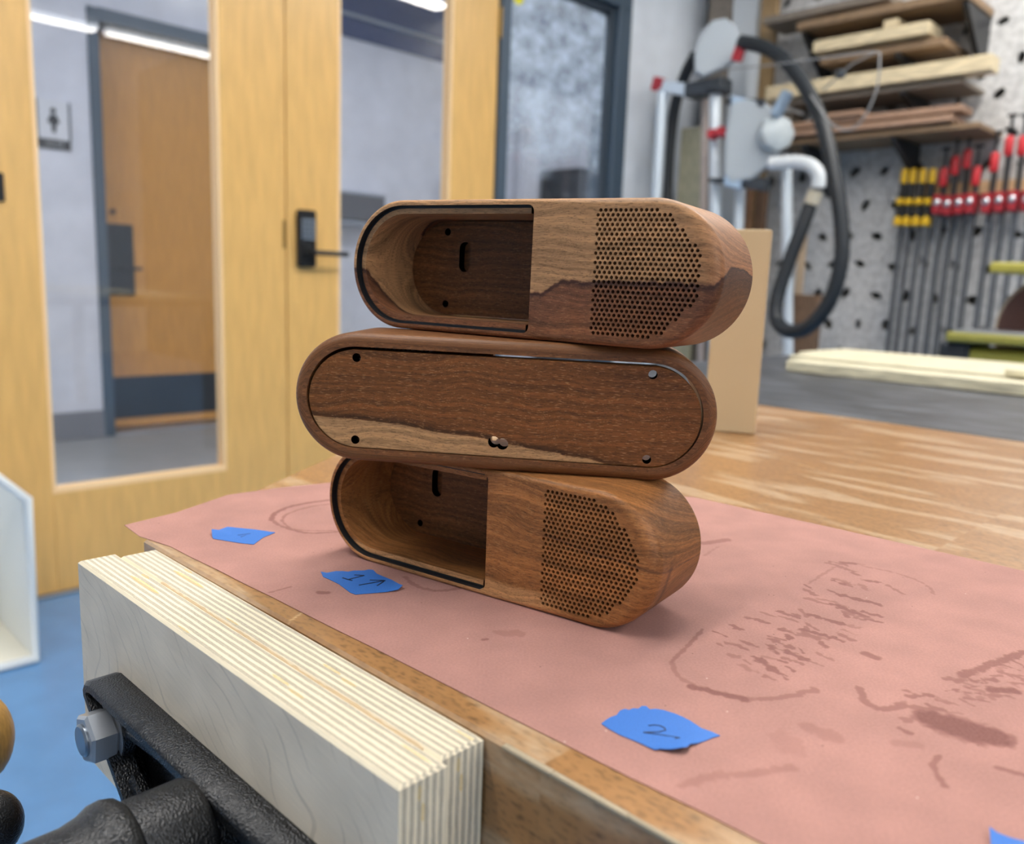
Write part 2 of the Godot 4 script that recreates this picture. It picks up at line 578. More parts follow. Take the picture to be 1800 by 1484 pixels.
# ---------------------------------------------------------------- doors in the left wall
func leaf(called: String, label: String, z0: float, z1: float, g0: float, g1: float) -> Node3D:   # z runs down from z0 to z1, glass from g0 to g1
	var maple := mat("maple_door", "e3b56c", 0.3, 0.0, soft_grain, Vector3(5, 0.6, 5))
	var d := Node3D.new()
	d.name = numbered(called)
	add_child(d)
	d.position = Vector3(DOOR_X - 0.0225, 0.008, 0)
	d.set_meta("kind", "structure")
	d.set_meta("label", label)
	var top := 2.12
	var lo := 0.284
	var hi := 1.99
	var bar := func(n, y0, y1, a, b): part(d, n, box_mesh(Vector3(0.045, y1 - y0, absf(a - b)), 0.0015), maple, at(Vector3(0, (y0 + y1) / 2, (a + b) / 2)))
	bar.call("stile", 0.0, top, z0, g0)
	bar.call("stile", 0.0, top, g1, z1)
	bar.call("rail", 0.0, lo, g0, g1)
	bar.call("rail", hi, top, g0, g1)
	var bead := mat("maple_bead", "f2cf9b", 0.35)
	var stop := func(y0, y1, a, b):
		for x in [-0.014, 0.014]:
			part(d, "glazing_bead", box_mesh(Vector3(0.016, y1 - y0, absf(a - b)), 0.001), bead, at(Vector3(x, (y0 + y1) / 2, (a + b) / 2)))
	stop.call(lo, lo + 0.014, g0, g1)
	stop.call(hi - 0.014, hi, g0, g1)
	stop.call(lo + 0.014, hi - 0.014, g0, g0 - 0.01)
	stop.call(lo + 0.014, hi - 0.014, g1 + 0.01, g1)
	part(d, "pane", box_mesh(Vector3(0.006, hi - lo - 0.004, absf(g0 - g1) - 0.004)), glass("door_glass", "e8f0f4", 0.01), at(Vector3(0, (hi + lo) / 2, (g0 + g1) / 2)))
	return d

func doors():
	var slate := mat("slate_frame", "43525f", 0.45)
	var black := mat("black_metal", "1b1d20", 0.35, 0.3)
	var seam := -1.43
	var da := leaf("door_1", "left maple door leaf with a tall glass pane", -0.52, seam + 0.002, -0.70, -1.212)
	var db := leaf("door_2", "right maple door leaf with black keypad lock and lever", seam - 0.002, -2.346, -1.626, -2.12)
	# latch strike in the meeting edge
	part(da, "strike_plate", box_mesh(Vector3(0.004, 0.09, 0.01), 0.0008), mat("old_brass", "8a6f3c", 0.4, 0.6), at(Vector3(0.0235, on_x(497, 412, DOOR_X).y - 0.008, seam + 0.008)))
	part(da, "flush_bolt", box_mesh(Vector3(0.012, 0.07, 0.05), 0.002), black, at(Vector3(0.0275, on_x(2, 329, DOOR_X).y - 0.008, on_x(2, 329, DOOR_X).z + 0.02)))
	# keypad lock
	var a := on_x(519, 368, DOOR_X)
	var b := on_x(550, 470, DOOR_X)
	var mid := (a + b) / 2
	var hh := a.y - b.y
	var wz := a.z - b.z
	var k := part(db, "keypad_lock", box_mesh(Vector3(0.028, hh, wz), 0.006), black, at(Vector3(0.036, mid.y - 0.008, mid.z)))
	part(k, "keypad", box_mesh(Vector3(0.006, hh * 0.36, wz * 0.8), 0.002), mat("keypad_face", "9aa6b2", 0.12, 0.7), at(Vector3(0.016, hh * 0.16, 0)))
	for r in 4:
		for c in 3:
			part(k, "key", box_mesh(Vector3(0.004, hh * 0.055, wz * 0.17), 0.001), mat("key_cap", "3a4048", 0.25), at(Vector3(0.02, hh * (0.28 - 0.08 * r), wz * 0.25 * (1 - c))))
	var g := G.new()
	var y := on_x(570, 446, DOOR_X).y - 0.008
	var z0 := on_x(535, 446, DOOR_X).z
	var z1 := on_x(594, 446, DOOR_X).z
	g.tube([Vector3(0.05, y, z0), Vector3(0.075, y, z0), Vector3(0.082, y, z0 - 0.008), Vector3(0.082, y, z1)], 0.0085, 10)
	g.lathe(along(Vector3.RIGHT, Vector3(0.05, y, z0)), [[0.0, 0.0], [0.024, 0.0], [0.022, 0.008], [0.0, 0.009]], 20)
	part(db, "lever", g.mesh(), black)
	for hy in [0.25, 1.05, on_x(877, 40, DOOR_X).y - 0.008]:
		g = G.new()
		g.tube([Vector3(0.03, hy - 0.055, -2.349), Vector3(0.03, hy + 0.055, -2.349)], 0.007, 8)
		part(db, "hinge", g.mesh(), mat("old_brass", "8a6f3c", 0.4, 0.6))
	# dark steel frame with the sidelight
	var f := Node3D.new()
	f.name = numbered("window_1")
	add_child(f)
	f.set_meta("kind", "structure")
	f.set_meta("label", "slate grey steel sidelight with cloudy film on the glass")
	var bar := func(y0, y1, p, q): part(f, "frame_bar", box_mesh(Vector3(0.14, y1 - y0, absf(p - q)), 0.003), slate, at(Vector3(DOOR_X - 0.055, (y0 + y1) / 2, (p + q) / 2)))
	bar.call(0.0, 2.13, -2.352, -2.402)
	bar.call(0.0, 2.13, -3.06, -3.147)
	bar.call(2.13, 2.2, -0.47, -3.147)
	bar.call(0.0, 2.13, -0.472, -0.516)
	bar.call(0.0, 0.1, -2.402, -3.06)
	var stop := func(y0, y1, p, q): part(f, "glazing_stop", box_mesh(Vector3(0.03, y1 - y0, absf(p - q)), 0.002), mat("slate_dark", "303c46", 0.45), at(Vector3(DOOR_X - 0.03, (y0 + y1) / 2, (p + q) / 2)))
	stop.call(0.1, 2.13, -2.402, -2.415)
	stop.call(0.1, 2.13, -3.04, -3.06)
	stop.call(2.11, 2.13, -2.415, -3.04)
	part(f, "pane", box_mesh(Vector3(0.006, 2.02, 0.64)), glass("door_glass", "e8f0f4", 0.01), at(Vector3(DOOR_X - 0.05, 1.115, -2.728)))
	# cloudy film on the upper part of the glass: matted patches with a grain
	var n := noise(31, 0.012, 5)
	var n2 := noise(33, 0.09, 2)
	var im := Image.create(192, 512, false, Image.FORMAT_RGBA8)
	for j in 512:
		for i in 192:
			var edge := 1.0 - smoothstep(200.0, 330.0, j + 90.0 * n.get_noise_2d(i, j))
			var al := clampf(edge * (0.62 + 0.5 * n.get_noise_2d(i * 1.7, j * 1.7 + 300)) + 0.16 * n2.get_noise_2d(i, j) * (0.3 + edge), 0.0, 0.9)
			im.set_pixel(i, j, Color(0.80, 0.86, 0.92, al))
	var fm := StandardMaterial3D.new()
	fm.resource_name = "cloudy_film"
	fm.albedo_texture = ImageTexture.create_from_image(im)
	fm.transparency = BaseMaterial3D.TRANSPARENCY_ALPHA
	fm.roughness = 0.3
	fm.backlight_enabled = true
	fm.backlight = Color(0.5, 0.5, 0.5)
	var st := SurfaceTool.new()
	st.begin(Mesh.PRIMITIVE_TRIANGLES)
	var xs := DOOR_X - 0.0462
	var q := [[Vector3(xs, 0.9, -2.42), Vector2(0, 1)], [Vector3(xs, 0.9, -3.036), Vector2(1, 1)], [Vector3(xs, 2.1, -3.036), Vector2(1, 0)], [Vector3(xs, 2.1, -2.42), Vector2(0, 0)]]
	for i in [0, 2, 1, 0, 3, 2]:
		st.set_normal(Vector3.RIGHT)
		st.set_uv(q[i][1])
		st.add_vertex(q[i][0])
	part(f, "window_film", st.commit(), fm)
	struct("trim_3", box_mesh(Vector3(0.13, 0.01, 1.83), 0.003), mat("threshold_grey", "7d8084", 0.4, 0.5), at(Vector3(DOOR_X - 0.045, 0.003, -1.434)), "grey metal threshold under the double doors")
	# yellow round sticker high on the sidelight
	var s := on_x(911, -6, DOOR_X - 0.046)
	g = G.new()
	g.prism(Transform3D(Basis(Vector3.UP, PI / 2), s), ngon(24, 0.03), 0.001)
	solo("round_sticker", "round yellow sticker on the glass of the sidelight", "sticker", g.mesh(), mat("sticker_yellow", "e4dc2a", 0.5))


# ---------------------------------------------------------------- workbench
func bench_front(x: float) -> float:
	return -0.168 - 0.0205 * (x + 0.445)
func workbench():
	var n1 := noise(51, 1.0, 3)
	var n2 := noise(52, 1.0, 3)
	var n3 := noise(53, 1.0, 2)
	var w := 1024
	var h := 1024
	var b := PackedByteArray()
	b.resize(w * h * 3)
	var k := 0
	for j in h:
		for i in w:
			var x := i / 1024.0 * 1.2
			var z := j / 1024.0 * 0.9
			var g := n1.get_noise_2d(x * 9.0, z * 110.0)
			var f := n2.get_noise_2d(x * 150.0, z * 620.0)
			var p := n3.get_noise_2d(x * 6.0 + 40.0, z * 30.0) + 0.08
			var c := Vector3(0.605, 0.445, 0.28) * (1.0 + 0.07 * g)
			if f < -0.08:
				c *= 1.0 + 0.55 * (f + 0.08)
			if p > 0.14:                                  # varnish worn off in patches along the grain
				c = c.lerp(Vector3(0.75, 0.665, 0.56), minf(0.85, (p - 0.14) * 3.0) * (0.6 + 0.4 * n2.get_noise_2d(x * 60.0, z * 300.0)))
			b[k] = clampi(int(c.x * 255), 0, 255)
			b[k + 1] = clampi(int(c.y * 255), 0, 255)
			b[k + 2] = clampi(int(c.z * 255), 0, 255)
			k += 3
	var im := Image.create_from_data(w, h, false, Image.FORMAT_RGB8, b)
	var rng := RandomNumberGenerator.new()
	rng.seed = 77
	for s in 60:                                          # scratches through the varnish
		var p := Vector2(rng.randf() * w, rng.randf() * h)
		var a := rng.randf_range(-0.5, 0.5) + (PI / 2 if rng.randf() < 0.3 else 0.0)
		var l := rng.randf_range(20, 170)
		for t in int(l):
			p += Vector2.from_angle(a)
			a += rng.randf_range(-0.02, 0.02)
			var q := Vector2i(posmod(int(p.x), w), posmod(int(p.y), h))
			im.set_pixelv(q, im.get_pixelv(q).lerp(Color(0.93, 0.84, 0.68), 0.5))
	var m := StandardMaterial3D.new()
	m.resource_name = "bench_varnish"
	m.albedo_texture = ImageTexture.create_from_image(im)
	m.uv1_triplanar = true
	m.uv1_world_triplanar = true
	m.uv1_scale = Vector3(1 / 1.2, 1 / 0.9, 1 / 0.9)
	m.uv1_offset = Vector3(0.13, 0.2, 0.45)
	m.roughness = 0.3
	m.heightmap_enabled = true
	m.heightmap_texture = m.albedo_texture
	m.heightmap_scale = 0.01
	var t := thing("workbench", "brown varnished wooden workbench with scratched top and angled end", "workbench")
	var zl := -0.985
	var outline := v2([[-0.445, 0.168], [0.75, -bench_front(0.75)], [0.75, -zl], [-0.964, -zl]])
	var g := G.new()
	g.prism(slab_frame(BENCH - 0.035), outline, 0.07, 0.0012)
	part(t, "top", g.mesh(), m)
	# raw worn arris along the front
	g = G.new()
	var x := -0.172
	while x < 0.4:
		var l := rng.randf_range(0.012, 0.03)
		g.between(Vector3(x, BENCH - 0.0006, bench_front(x) - 0.0002), Vector3(x + l, BENCH - 0.0006, bench_front(x + l) - 0.0002), 0.0016 * rng.randf_range(0.7, 1.2), 0.0022 * rng.randf_range(0.6, 1.2), Vector3.UP, 0.0005)
		x += l
	part(t, "worn_edge", g.mesh(), mat("raw_wood_edge", "cdbb9c", 0.8, 0.0, speckle, Vector3(200, 200, 200)))
	g = G.new()
	g.box(at(Vector3(0.0, BENCH - 0.13, -0.58)), Vector3(1.1, 0.12, 0.72), 0.002)
	part(t, "apron", g.mesh(), mat("bench_leg", "a8794a", 0.5, 0.0, grain_a, Vector3(1, 8, 8)))
	for q in [[-0.5, -0.9], [-0.32, -0.26], [0.62, -0.26], [0.62, -0.9]]:
		part(t, "leg", box_mesh(Vector3(0.08, BENCH - 0.07, 0.08), 0.004), mat("bench_leg", "a8794a", 0.5, 0.0, grain_a, Vector3(1, 8, 8)), at(Vector3(q[0], (BENCH - 0.07) / 2, q[1])))


# ---------------------------------------------------------------- vise
func ply_board(length: float, height: float, thick: float, sd: int) -> ArrayMesh:   # x along, y up, z across the plies; two surfaces: edges and veneers
	var st := SurfaceTool.new()
	st.begin(Mesh.PRIMITIVE_TRIANGLES)
	var L := length / 2
	var q := thick / 2
	var c := 0.0011
	var put := func(s, pts, uvs, nrm):
		for i in [0, 2, 1, 0, 3, 2]:
			s.set_normal(nrm)
			s.set_uv(uvs[i])
			s.add_vertex(pts[i])
	var vz := func(z): return (z + q) / thick
	for s in [1, -1]:      # chamfer across the ends
		var ep := [Vector3(s * L, -c, q * s), Vector3(s * L, -c, -q * s), Vector3(s * (L - c), 0, (-q + c) * s), Vector3(s * (L - c), 0, (q - c) * s)]
		put.call(st, ep, [Vector2(0, vz.call(q * s)), Vector2(0, vz.call(-q * s)), Vector2(0.01, vz.call(-q * s)), Vector2(0.01, vz.call(q * s))], Vector3(0.7 * s, 0.7, 0))
	put.call(st, [Vector3(-L + c, 0, q - c), Vector3(L - c, 0, q - c), Vector3(L - c, 0, -q + c), Vector3(-L + c, 0, -q + c)], [Vector2(0, vz.call(q - c)), Vector2(length / 0.3, vz.call(q - c)), Vector2(length / 0.3, vz.call(-q + c)), Vector2(0, vz.call(-q + c))], Vector3.UP)
	put.call(st, [Vector3(-L, -height, q), Vector3(L, -height, q), Vector3(L, -height, -q), Vector3(-L, -height, -q)], [Vector2(0, 1), Vector2(1, 1), Vector2(1, 0), Vector2(0, 0)], Vector3.DOWN)
	for s in [1, -1]:
		var x: float = s * L
		var pts := [Vector3(x, -height, q * s), Vector3(x, -height, -q * s), Vector3(x, -c, -q * s), Vector3(x, -c, q * s)]
		var uv := [Vector2(0.0, vz.call(q * s)), Vector2(0.0, vz.call(-q * s)), Vector2(height / 0.16, vz.call(-q * s)), Vector2(height / 0.16, vz.call(q * s))]
		put.call(st, pts, uv, Vector3(s, 0, 0))
		# small chamfer at the two long arrises
		pts = [Vector3(-L, -c, q * s), Vector3(L, -c, q * s), Vector3(L - c, 0, (q - c) * s), Vector3(-L + c, 0, (q - c) * s)]
		uv = [Vector2(0, vz.call(q * s)), Vector2(length / 0.3, vz.call(q * s)), Vector2(length / 0.3, vz.call((q - c) * s)), Vector2(0, vz.call((q - c) * s))]
		if s < 0:
			pts.reverse()
			uv.reverse()
		put.call(st, pts, uv, Vector3(0, 0.7, 0.7 * s))
	var m := st.commit()
	var s2 := SurfaceTool.new()
	s2.begin(Mesh.PRIMITIVE_TRIANGLES)
	for s in [1, -1]:
		var z: float = q * s
		var pts := [Vector3(-L * s, -height, z), Vector3(L * s, -height, z), Vector3(L * s, -c, z), Vector3(-L * s, -c, z)]
		put.call(s2, pts, [Vector2(0, 1), Vector2(1, 1), Vector2(1, 0), Vector2(0, 0)], Vector3(0, 0, s))
	return s2.commit(m)

func vise():
	var t := thing("bench_vise", "black cast iron bench vise with birch plywood jaw boards on bench front", "vise", at(Vector3(-0.303, BENCH, bench_front(-0.303) + 0.0006), 0.018))
	# plies: pale long-grain layers between greyer end-grain layers
	var w := 512
	var h := 104
	var n := noise(61, 1.0, 3)
	var n2 := noise(62, 1.0, 2)
	var rng := RandomNumberGenerator.new()
	rng.seed = 5
	var im := Image.create(w, h, false, Image.FORMAT_RGB8)
	for j in h:
		for i in w:
			var row := j / 8.0 + 0.16 * n2.get_noise_2d(i * 0.02, j * 0.05)
			var ply := int(row)
			var fr := absf(row - ply - 0.5) * 2.0
			var c := Vector3(0.87, 0.82, 0.71) if ply % 2 == 0 else Vector3(0.69, 0.65, 0.57)
			var g := n.get_noise_2d(i * 0.03, j * 1.7 + ply * 30.0)
			var e := n2.get_noise_2d(i * 0.7, j * 2.0)
			c *= 1.0 + (0.05 * g if ply % 2 == 0 else 0.08 * g + 0.13 * e)
			if fr > 0.88:
				c *= 0.9
			im.set_pixel(i, j, Color(c.x, c.y, c.z))
	for s in [[70, 14, 7, 5], [88, 40, 26, 7], [300, 52, 10, 4], [322, 60, 8, 4], [190, 88, 9, 3], [420, 20, 12, 3]]:   # glue drips
		for j in range(-s[3], s[3] + 1):
			for i in range(-s[2], s[2] + 1):
				var r := Vector2(i / float(s[2]), j / float(s[3])).length() + 0.3 * n.get_noise_2d(i + s[0], j + s[1])
				if r < 1.0 and s[1] + j >= 0 and s[1] + j < h:
					im.set_pixel(s[0] + i, s[1] + j, im.get_pixel(s[0] + i, s[1] + j).lerp(Color(0.80, 0.66, 0.36), 0.55 if r > 0.6 else 0.3))
	var edge := StandardMaterial3D.new()
	edge.resource_name = "plywood_edge"
	edge.albedo_texture = ImageTexture.create_from_image(im)
	edge.roughness = 0.75
	edge.heightmap_enabled = true
	edge.heightmap_texture = edge.albedo_texture
	edge.heightmap_scale = 0.02
	# birch veneer: pale with long soft cathedral lines
	var fw := 768
	var fh := 320
	var b := PackedByteArray()
	b.resize(fw * fh * 3)
	var k := 0
	var n3 := noise(63, 1.0, 2)
	for j in fh:
		for i in fw:
			var x := i / float(fw) * 0.26
			var y := j / float(fh) * 0.11
			var bend := n3.get_noise_2d(x * 9.0, y * 14.0)
			var ring := sin((x * 0.72 - y * 0.75 + bend * 0.022) * 560.0)
			var f := n.get_noise_2d((x + y * 0.4) * 40.0, (y - x * 0.2) * 900.0)
			var c := Vector3(0.86, 0.81, 0.725) * (1.0 + 0.03 * f + 0.05 * n3.get_noise_2d(x * 25.0 + 9.0, y * 25.0))
			if ring > 0.955:
				c *= 1.0 - 0.10 * clampf(0.5 + n3.get_noise_2d(x * 30.0 + 50.0, y * 30.0), 0.0, 1.0)
			b[k] = clampi(int(c.x * 255), 0, 255)
			b[k + 1] = clampi(int(c.y * 255), 0, 255)
			b[k + 2] = clampi(int(c.z * 255), 0, 255)
			k += 3
	var veneer := StandardMaterial3D.new()
	veneer.resource_name = "birch_veneer"
	veneer.albedo_texture = ImageTexture.create_from_image(Image.create_from_data(fw, fh, false, Image.FORMAT_RGB8, b))
	veneer.roughness = 0.6
	for s in [[0.0093, 0.248, -0.0005], [0.0283, 0.256, -0.0005]]:
		var o := part(t, "plywood_board", ply_board(s[1], 0.105, 0.0185, 1), null, at(Vector3(s[2] - 0.0005, 0.0 if s[0] > 0.02 else -0.0006, s[0])))
		o.set_surface_override_material(0, edge)
		o.set_surface_override_material(1, veneer)
	# thin bead of dried glue along the joint between the boards
	var g := G.new()
	var bead := []
	var fat := []
	for i in 60:
		bead.append(Vector3(-0.075 + 0.19 * i / 59.0, -0.0009, 0.0188 + rng.randf_range(-0.0002, 0.0002)))
		fat.append(rng.randf_range(0.0004, 0.0011))
	g.tube(bead, fat, 6)
	part(t, "glue_bead", g.mesh(), mat("dried_glue", "c0a782", 0.5))
	# cast jaw plate: a rim round a sunken web
	var iron := mat("cast_iron", "191a1c", 0.36, 0.1, speckle, Vector3(16, 16, 16), 0.12)
	var face := 0.0377
	var rim := v2([[-0.0872, -0.0465], [-0.0845, -0.0425], [-0.078, -0.0405], [0.13, -0.0405], [0.13, -0.11], [0.012, -0.11], [-0.03, -0.098], [-0.0475, -0.082], [-0.082, -0.0545], [-0.0865, -0.0505]])
	rim.reverse()
	var outer := rim
	var inner := G.inset(outer, 0.0062)
	g = G.new()
	var z0 := face
	var z1 := face + 0.0145
	var zw := face + 0.005
	var cnt := outer.size()
	var P := func(p: Vector2, z: float): return Vector3(p.x, p.y, z)
	var mid_in := G.inset(outer, 0.0015)
	var mid_out := G.inset(outer, 0.0047)
	g.smooth(5)
	for i in cnt:
		var j := (i + 1) % cnt
		g.quad(P.call(outer[i], z0), P.call(outer[j], z0), P.call(outer[j], z1 - 0.0015), P.call(outer[i], z1 - 0.0015))
		g.quad(P.call(outer[i], z1 - 0.0015), P.call(outer[j], z1 - 0.0015), P.call(mid_in[j], z1), P.call(mid_in[i], z1))
	g.flat()
	for i in cnt:
		var j := (i + 1) % cnt
		g.quad(P.call(mid_in[i], z1), P.call(mid_in[j], z1), P.call(mid_out[j], z1), P.call(mid_out[i], z1))
		g.quad(P.call(mid_out[i], z1), P.call(mid_out[j], z1), P.call(inner[j], zw), P.call(inner[i], zw))
	g.cap(Transform3D(), inner, zw, true)
	g.cap(Transform3D(), outer, z0, false)
	var plate := part(t, "jaw_plate", g.mesh(), iron)
	# bosses and ribs cast in the web
	var nut := Vector3(-0.0665, -0.0608, zw)
	g = G.new()
	g.lathe(along(Vector3.BACK, nut), [[0.0, 0.0], [0.0155, 0.0], [0.0145, 0.0045], [0.0, 0.0046]], 28)
	part(plate, "bolt_boss", g.mesh(), iron)
	g = G.new()
	g.between(nut + Vector3(0.012, 0.004, 0.0015), Vector3(0.014, -0.049, zw + 0.0015), 0.005, 0.004, Vector3.BACK, 0.001)
	part(plate, "rib", g.mesh(), iron)
	g = G.new()
	g.between(Vector3(-0.046, -0.075, zw + 0.003), Vector3(-0.012, -0.092, zw + 0.003), 0.006, 0.009, Vector3.BACK, 0.002)
	part(plate, "rib", g.mesh(), iron)
	# zinc nut on its stud
	var zinc := mat("zinc", "d2d6da", 0.3, 0.5, speckle, Vector3(150, 150, 150))
	var bolt := Node3D.new()
	bolt.name = "hex_nut"
	t.add_child(bolt)
	bolt.position = nut + Vector3(0, 0, 0.0046)
	bolt.set_meta("label", "bright zinc hex nut")
	g = G.new()
	g.prism(at(Vector3(0, 0, 0.0058)), ngon(6, 0.0118, Vector2.ZERO, 0.35), 0.0116, 0.0013)
	part(bolt, "nut", g.mesh(), zinc)
	g = G.new()
	g.lathe(along(Vector3.BACK, Vector3(0, 0, -0.0012)), [[0.0, 0.0], [0.0132, 0.0], [0.0132, 0.0013], [0.0, 0.0014]], 28)
	part(bolt, "washer", g.mesh(), zinc)
	g = G.new()
	g.lathe(along(Vector3.BACK, Vector3(0, 0, 0.0114)), [[0.0072, 0.0], [0.0072, 0.001], [0.0064, 0.0018], [0.0, 0.002]], 22)
	part(bolt, "stud", g.mesh(), mat("stud_zinc", "8b9299", 0.3, 0.9))
	# screw housing with its collar, and the wooden handle
	var ax := Vector3(0.0302, -0.0577, 0)
	g = G.new()
	g.lathe(along(Vector3.BACK, ax + Vector3(0, 0, zw)), [[0.0, 0.0], [0.0152, 0.0], [0.0152, 0.0085], [0.0195, 0.0105], [0.0206, 0.0125], [0.0205, 0.0338], [0.0, 0.0339]], 48)
	part(t, "screw_housing", g.mesh(), iron)
	g = G.new()
	g.lathe(along(Vector3.BACK, ax + Vector3(0, 0, zw + 0.0344)), [[0.0, 0.0], [0.0212, 0.0], [0.0228, 0.0015], [0.0237, 0.005], [0.0233, 0.0085], [0.0212, 0.0125], [0.0199, 0.018], [0.0196, 0.05], [0.0192, 0.085], [0.0, 0.085]], 48)
	part(t, "screw_collar", g.mesh(), iron)
	# sliding handle through the end of the screw: iron boss, rod and turned wooden knob
	var back := t.transform.affine_inverse()
	var hub := ax + Vector3(0, 0, zw + 0.0364 + 0.078)
	var kp: Vector3 = back * (eye + ray(-42, 1300) * 0.46)
	var bp: Vector3 = back * (eye + ray(-22, 1452) * 0.40)
	g = G.new()
	var prof := []
	for i in 17:
		var an := -PI / 2 + PI * i / 16.0
		prof.append([0.0185 * cos(an), 0.0265 * sin(an)])
	g.lathe(at(kp), prof, 28)
	part(t, "handle_knob", g.mesh(), mat("knob_wood", "c79a55", 0.4, 0.0, grain_a, Vector3(60, 12, 60)), Transform3D(), "turned wooden knob")
	g = G.new()
	prof = []
	for i in 17:
		var an := -PI / 2 + PI * i / 16.0
		prof.append([0.0155 * cos(an), 0.0165 * sin(an)])
	g.lathe(at(bp), prof, 28)
	part(t, "handle_boss", g.mesh(), iron)
	g = G.new()
	g.tube([kp + Vector3(0, -0.02, 0), kp + Vector3(-0.02, -0.045, 0.0), bp + Vector3(-0.012, -0.004, 0)], 0.007, 10)
	part(t, "handle_rod", g.mesh(), iron)
	g = G.new()
	g.tube([bp + Vector3(-0.004, -0.008, 0.0), bp.lerp(hub, 0.5) + Vector3(0, -0.02, 0), hub], 0.009, 12)
	part(t, "handle_neck", g.mesh(), iron)
	return t


# ---------------------------------------------------------------- red rosin paper with oil stains, blue tape
const PX0 := -0.53
const PZ0 := -0.53
const PW := 0.72
const PH := 0.38
func paper_and_tape():
	var w := 1600
	var h := 844
	var n := noise(71, 0.35, 2)
	var n2 := noise(72, 0.012, 3)
	var fine := n.get_image(w, h)
	fine.convert(Image.FORMAT_L8)
	var broad := n2.get_image(w, h)
	broad.convert(Image.FORMAT_L8)
	var fd := fine.get_data()
	var bd := broad.get_data()
	var wet := PackedFloat32Array()
	wet.resize(w * h)
	var rag := noise(73, 0.09, 3)
	var rng := RandomNumberGenerator.new()
	rng.seed = 12
	# a stroke through photo points: half width in metres, strength
	var stroke := func(pts: Array, half: float, k: float, ragged: float):
		var p := []
		for q in pts:
			var v := on_y(q[0], q[1], BENCH)
			p.append(Vector2((v.x - PX0) / PW * w, (v.z - PZ0) / PH * h))
		if p.size() > 2:
			p = curve(p, 5)
		var r := half / PW * w
		for i in maxi(p.size() - 1, 1):
			var a: Vector2 = p[i]
			var c: Vector2 = p[mini(i + 1, p.size() - 1)]
			for y in range(maxi(0, int(minf(a.y, c.y) - r * 1.5)), mini(h, int(maxf(a.y, c.y) + r * 1.5) + 1)):
				for x in range(maxi(0, int(minf(a.x, c.x) - r * 1.5)), mini(w, int(maxf(a.x, c.x) + r * 1.5) + 1)):
					var s := Vector2(x, y)
					var near := Geometry2D.get_closest_point_to_segment(s, a, c)
					var d := s.distance_to(near) / r + ragged * rag.get_noise_2d(x, y)
					if d < 1.0:
						var e := y * w + x
						wet[e] = maxf(wet[e], k * minf(1.0, (1.0 - d) * 2.6) * (0.88 if d < 0.72 else 1.0))
	stroke.call([[1672, 1277], [1710, 1288]], 0.0098, 1.0, 0.2)
	stroke.call([[1640, 1266], [1690, 1282], [1742, 1296]], 0.0082, 1.0, 0.2)
	stroke.call([[1180, 1165], [1192, 1190], [1225, 1208]], 0.0012, 0.4, 0.9)
	stroke.call([[1215, 1208], [1262, 1220], [1305, 1230]], 0.0024, 0.85, 0.5)
	stroke.call([[1305, 1232], [1370, 1228], [1432, 1214]], 0.0018, 0.5, 1.0)
	stroke.call([[1180, 1165], [1205, 1140], [1235, 1108]], 0.0011, 0.55, 0.8)
	stroke.call([[1420, 1028], [1455, 1005], [1485, 991], [1520, 994]], 0.0009, 0.35, 1.3)
	stroke.call([[1480, 990], [1500, 992]], 0.0022, 0.7, 0.4)
	stroke.call([[1515, 996], [1580, 1010], [1628, 1030], [1640, 1045]], 0.0010, 0.4, 1.3)
	stroke.call([[1560, 1030], [1585, 1045]], 0.0012, 0.5, 1.0)
	for i in 70:      # dabs of oil between those lines
		var u := rng.randf()
		var v := rng.randf_range(-1, 1)
		var px := 1290 + 230 * u + 60 * v
		var py := 1165 - 150 * u + 40 * v
		stroke.call([[px, py], [px + rng.randf_range(8, 34), py + rng.randf_range(4, 13)]], rng.randf_range(0.0006, 0.0019), rng.randf_range(0.35, 0.75), 1.3)
	for q in [[1383, 1146, 1412, 1160], [1410, 1108, 1475, 1126], [1425, 1082, 1480, 1098], [1460, 1062, 1520, 1084], [1480, 1048, 1545, 1064], [1330, 1158, 1362, 1180]]:
		stroke.call([[q[0], q[1]], [q[2], q[3]]], 0.0022, 0.75, 0.9)
	stroke.call([[1510, 1212], [1522, 1235], [1548, 1248], [1588, 1238]], 0.0019, 0.6, 0.8)
	for i in 46:
		var px := 1570 + 235 * rng.randf()
		var py := 1245 - 0.35 * (px - 1570) + rng.randf_range(-28, 42)
		stroke.call([[px, py], [px + rng.randf_range(10, 40), py + rng.randf_range(-4, 14)]], rng.randf_range(0.0006, 0.0018), rng.randf_range(0.3, 0.65), 1.3)
	stroke.call([[1690, 1188], [1745, 1168], [1800, 1148]], 0.0026, 0.7, 0.7)
	stroke.call([[1745, 1214], [1782, 1216]], 0.0032, 0.85, 0.4)
	stroke.call([[1650, 1330], [1640, 1350], [1660, 1384]], 0.0013, 0.6, 0.6)
	stroke.call([[1755, 1352], [1800, 1364]], 0.0015, 0.6, 0.6)
	stroke.call([[1520, 1150], [1540, 1158]], 0.0026, 0.7, 0.3)
	stroke.call([[1425, 1282], [1462, 1296]], 0.0042, 0.28, 0.5)
	stroke.call([[1375, 1300], [1390, 1315]], 0.0055, 0.16, 0.5)
	stroke.call([[1575, 1308], [1612, 1312]], 0.0026, 0.22, 0.4)
	stroke.call([[1200, 1382], [1270, 1364], [1330, 1360], [1390, 1352]], 0.0022, 0.3, 0.8)
	stroke.call([[478, 915], [484, 903], [520, 889], [580, 880]], 0.0020, 0.75, 0.5)
	stroke.call([[478, 915], [495, 926], [540, 938], [592, 936]], 0.0015, 0.6, 0.7)
	stroke.call([[496, 918], [505, 905], [545, 892], [590, 886]], 0.0012, 0.55, 0.7)
	stroke.call([[497, 918], [520, 932], [590, 934]], 0.0008, 0.5, 0.7)
	stroke.call([[562, 1043], [574, 1043]], 0.0022, 0.7, 0.3)
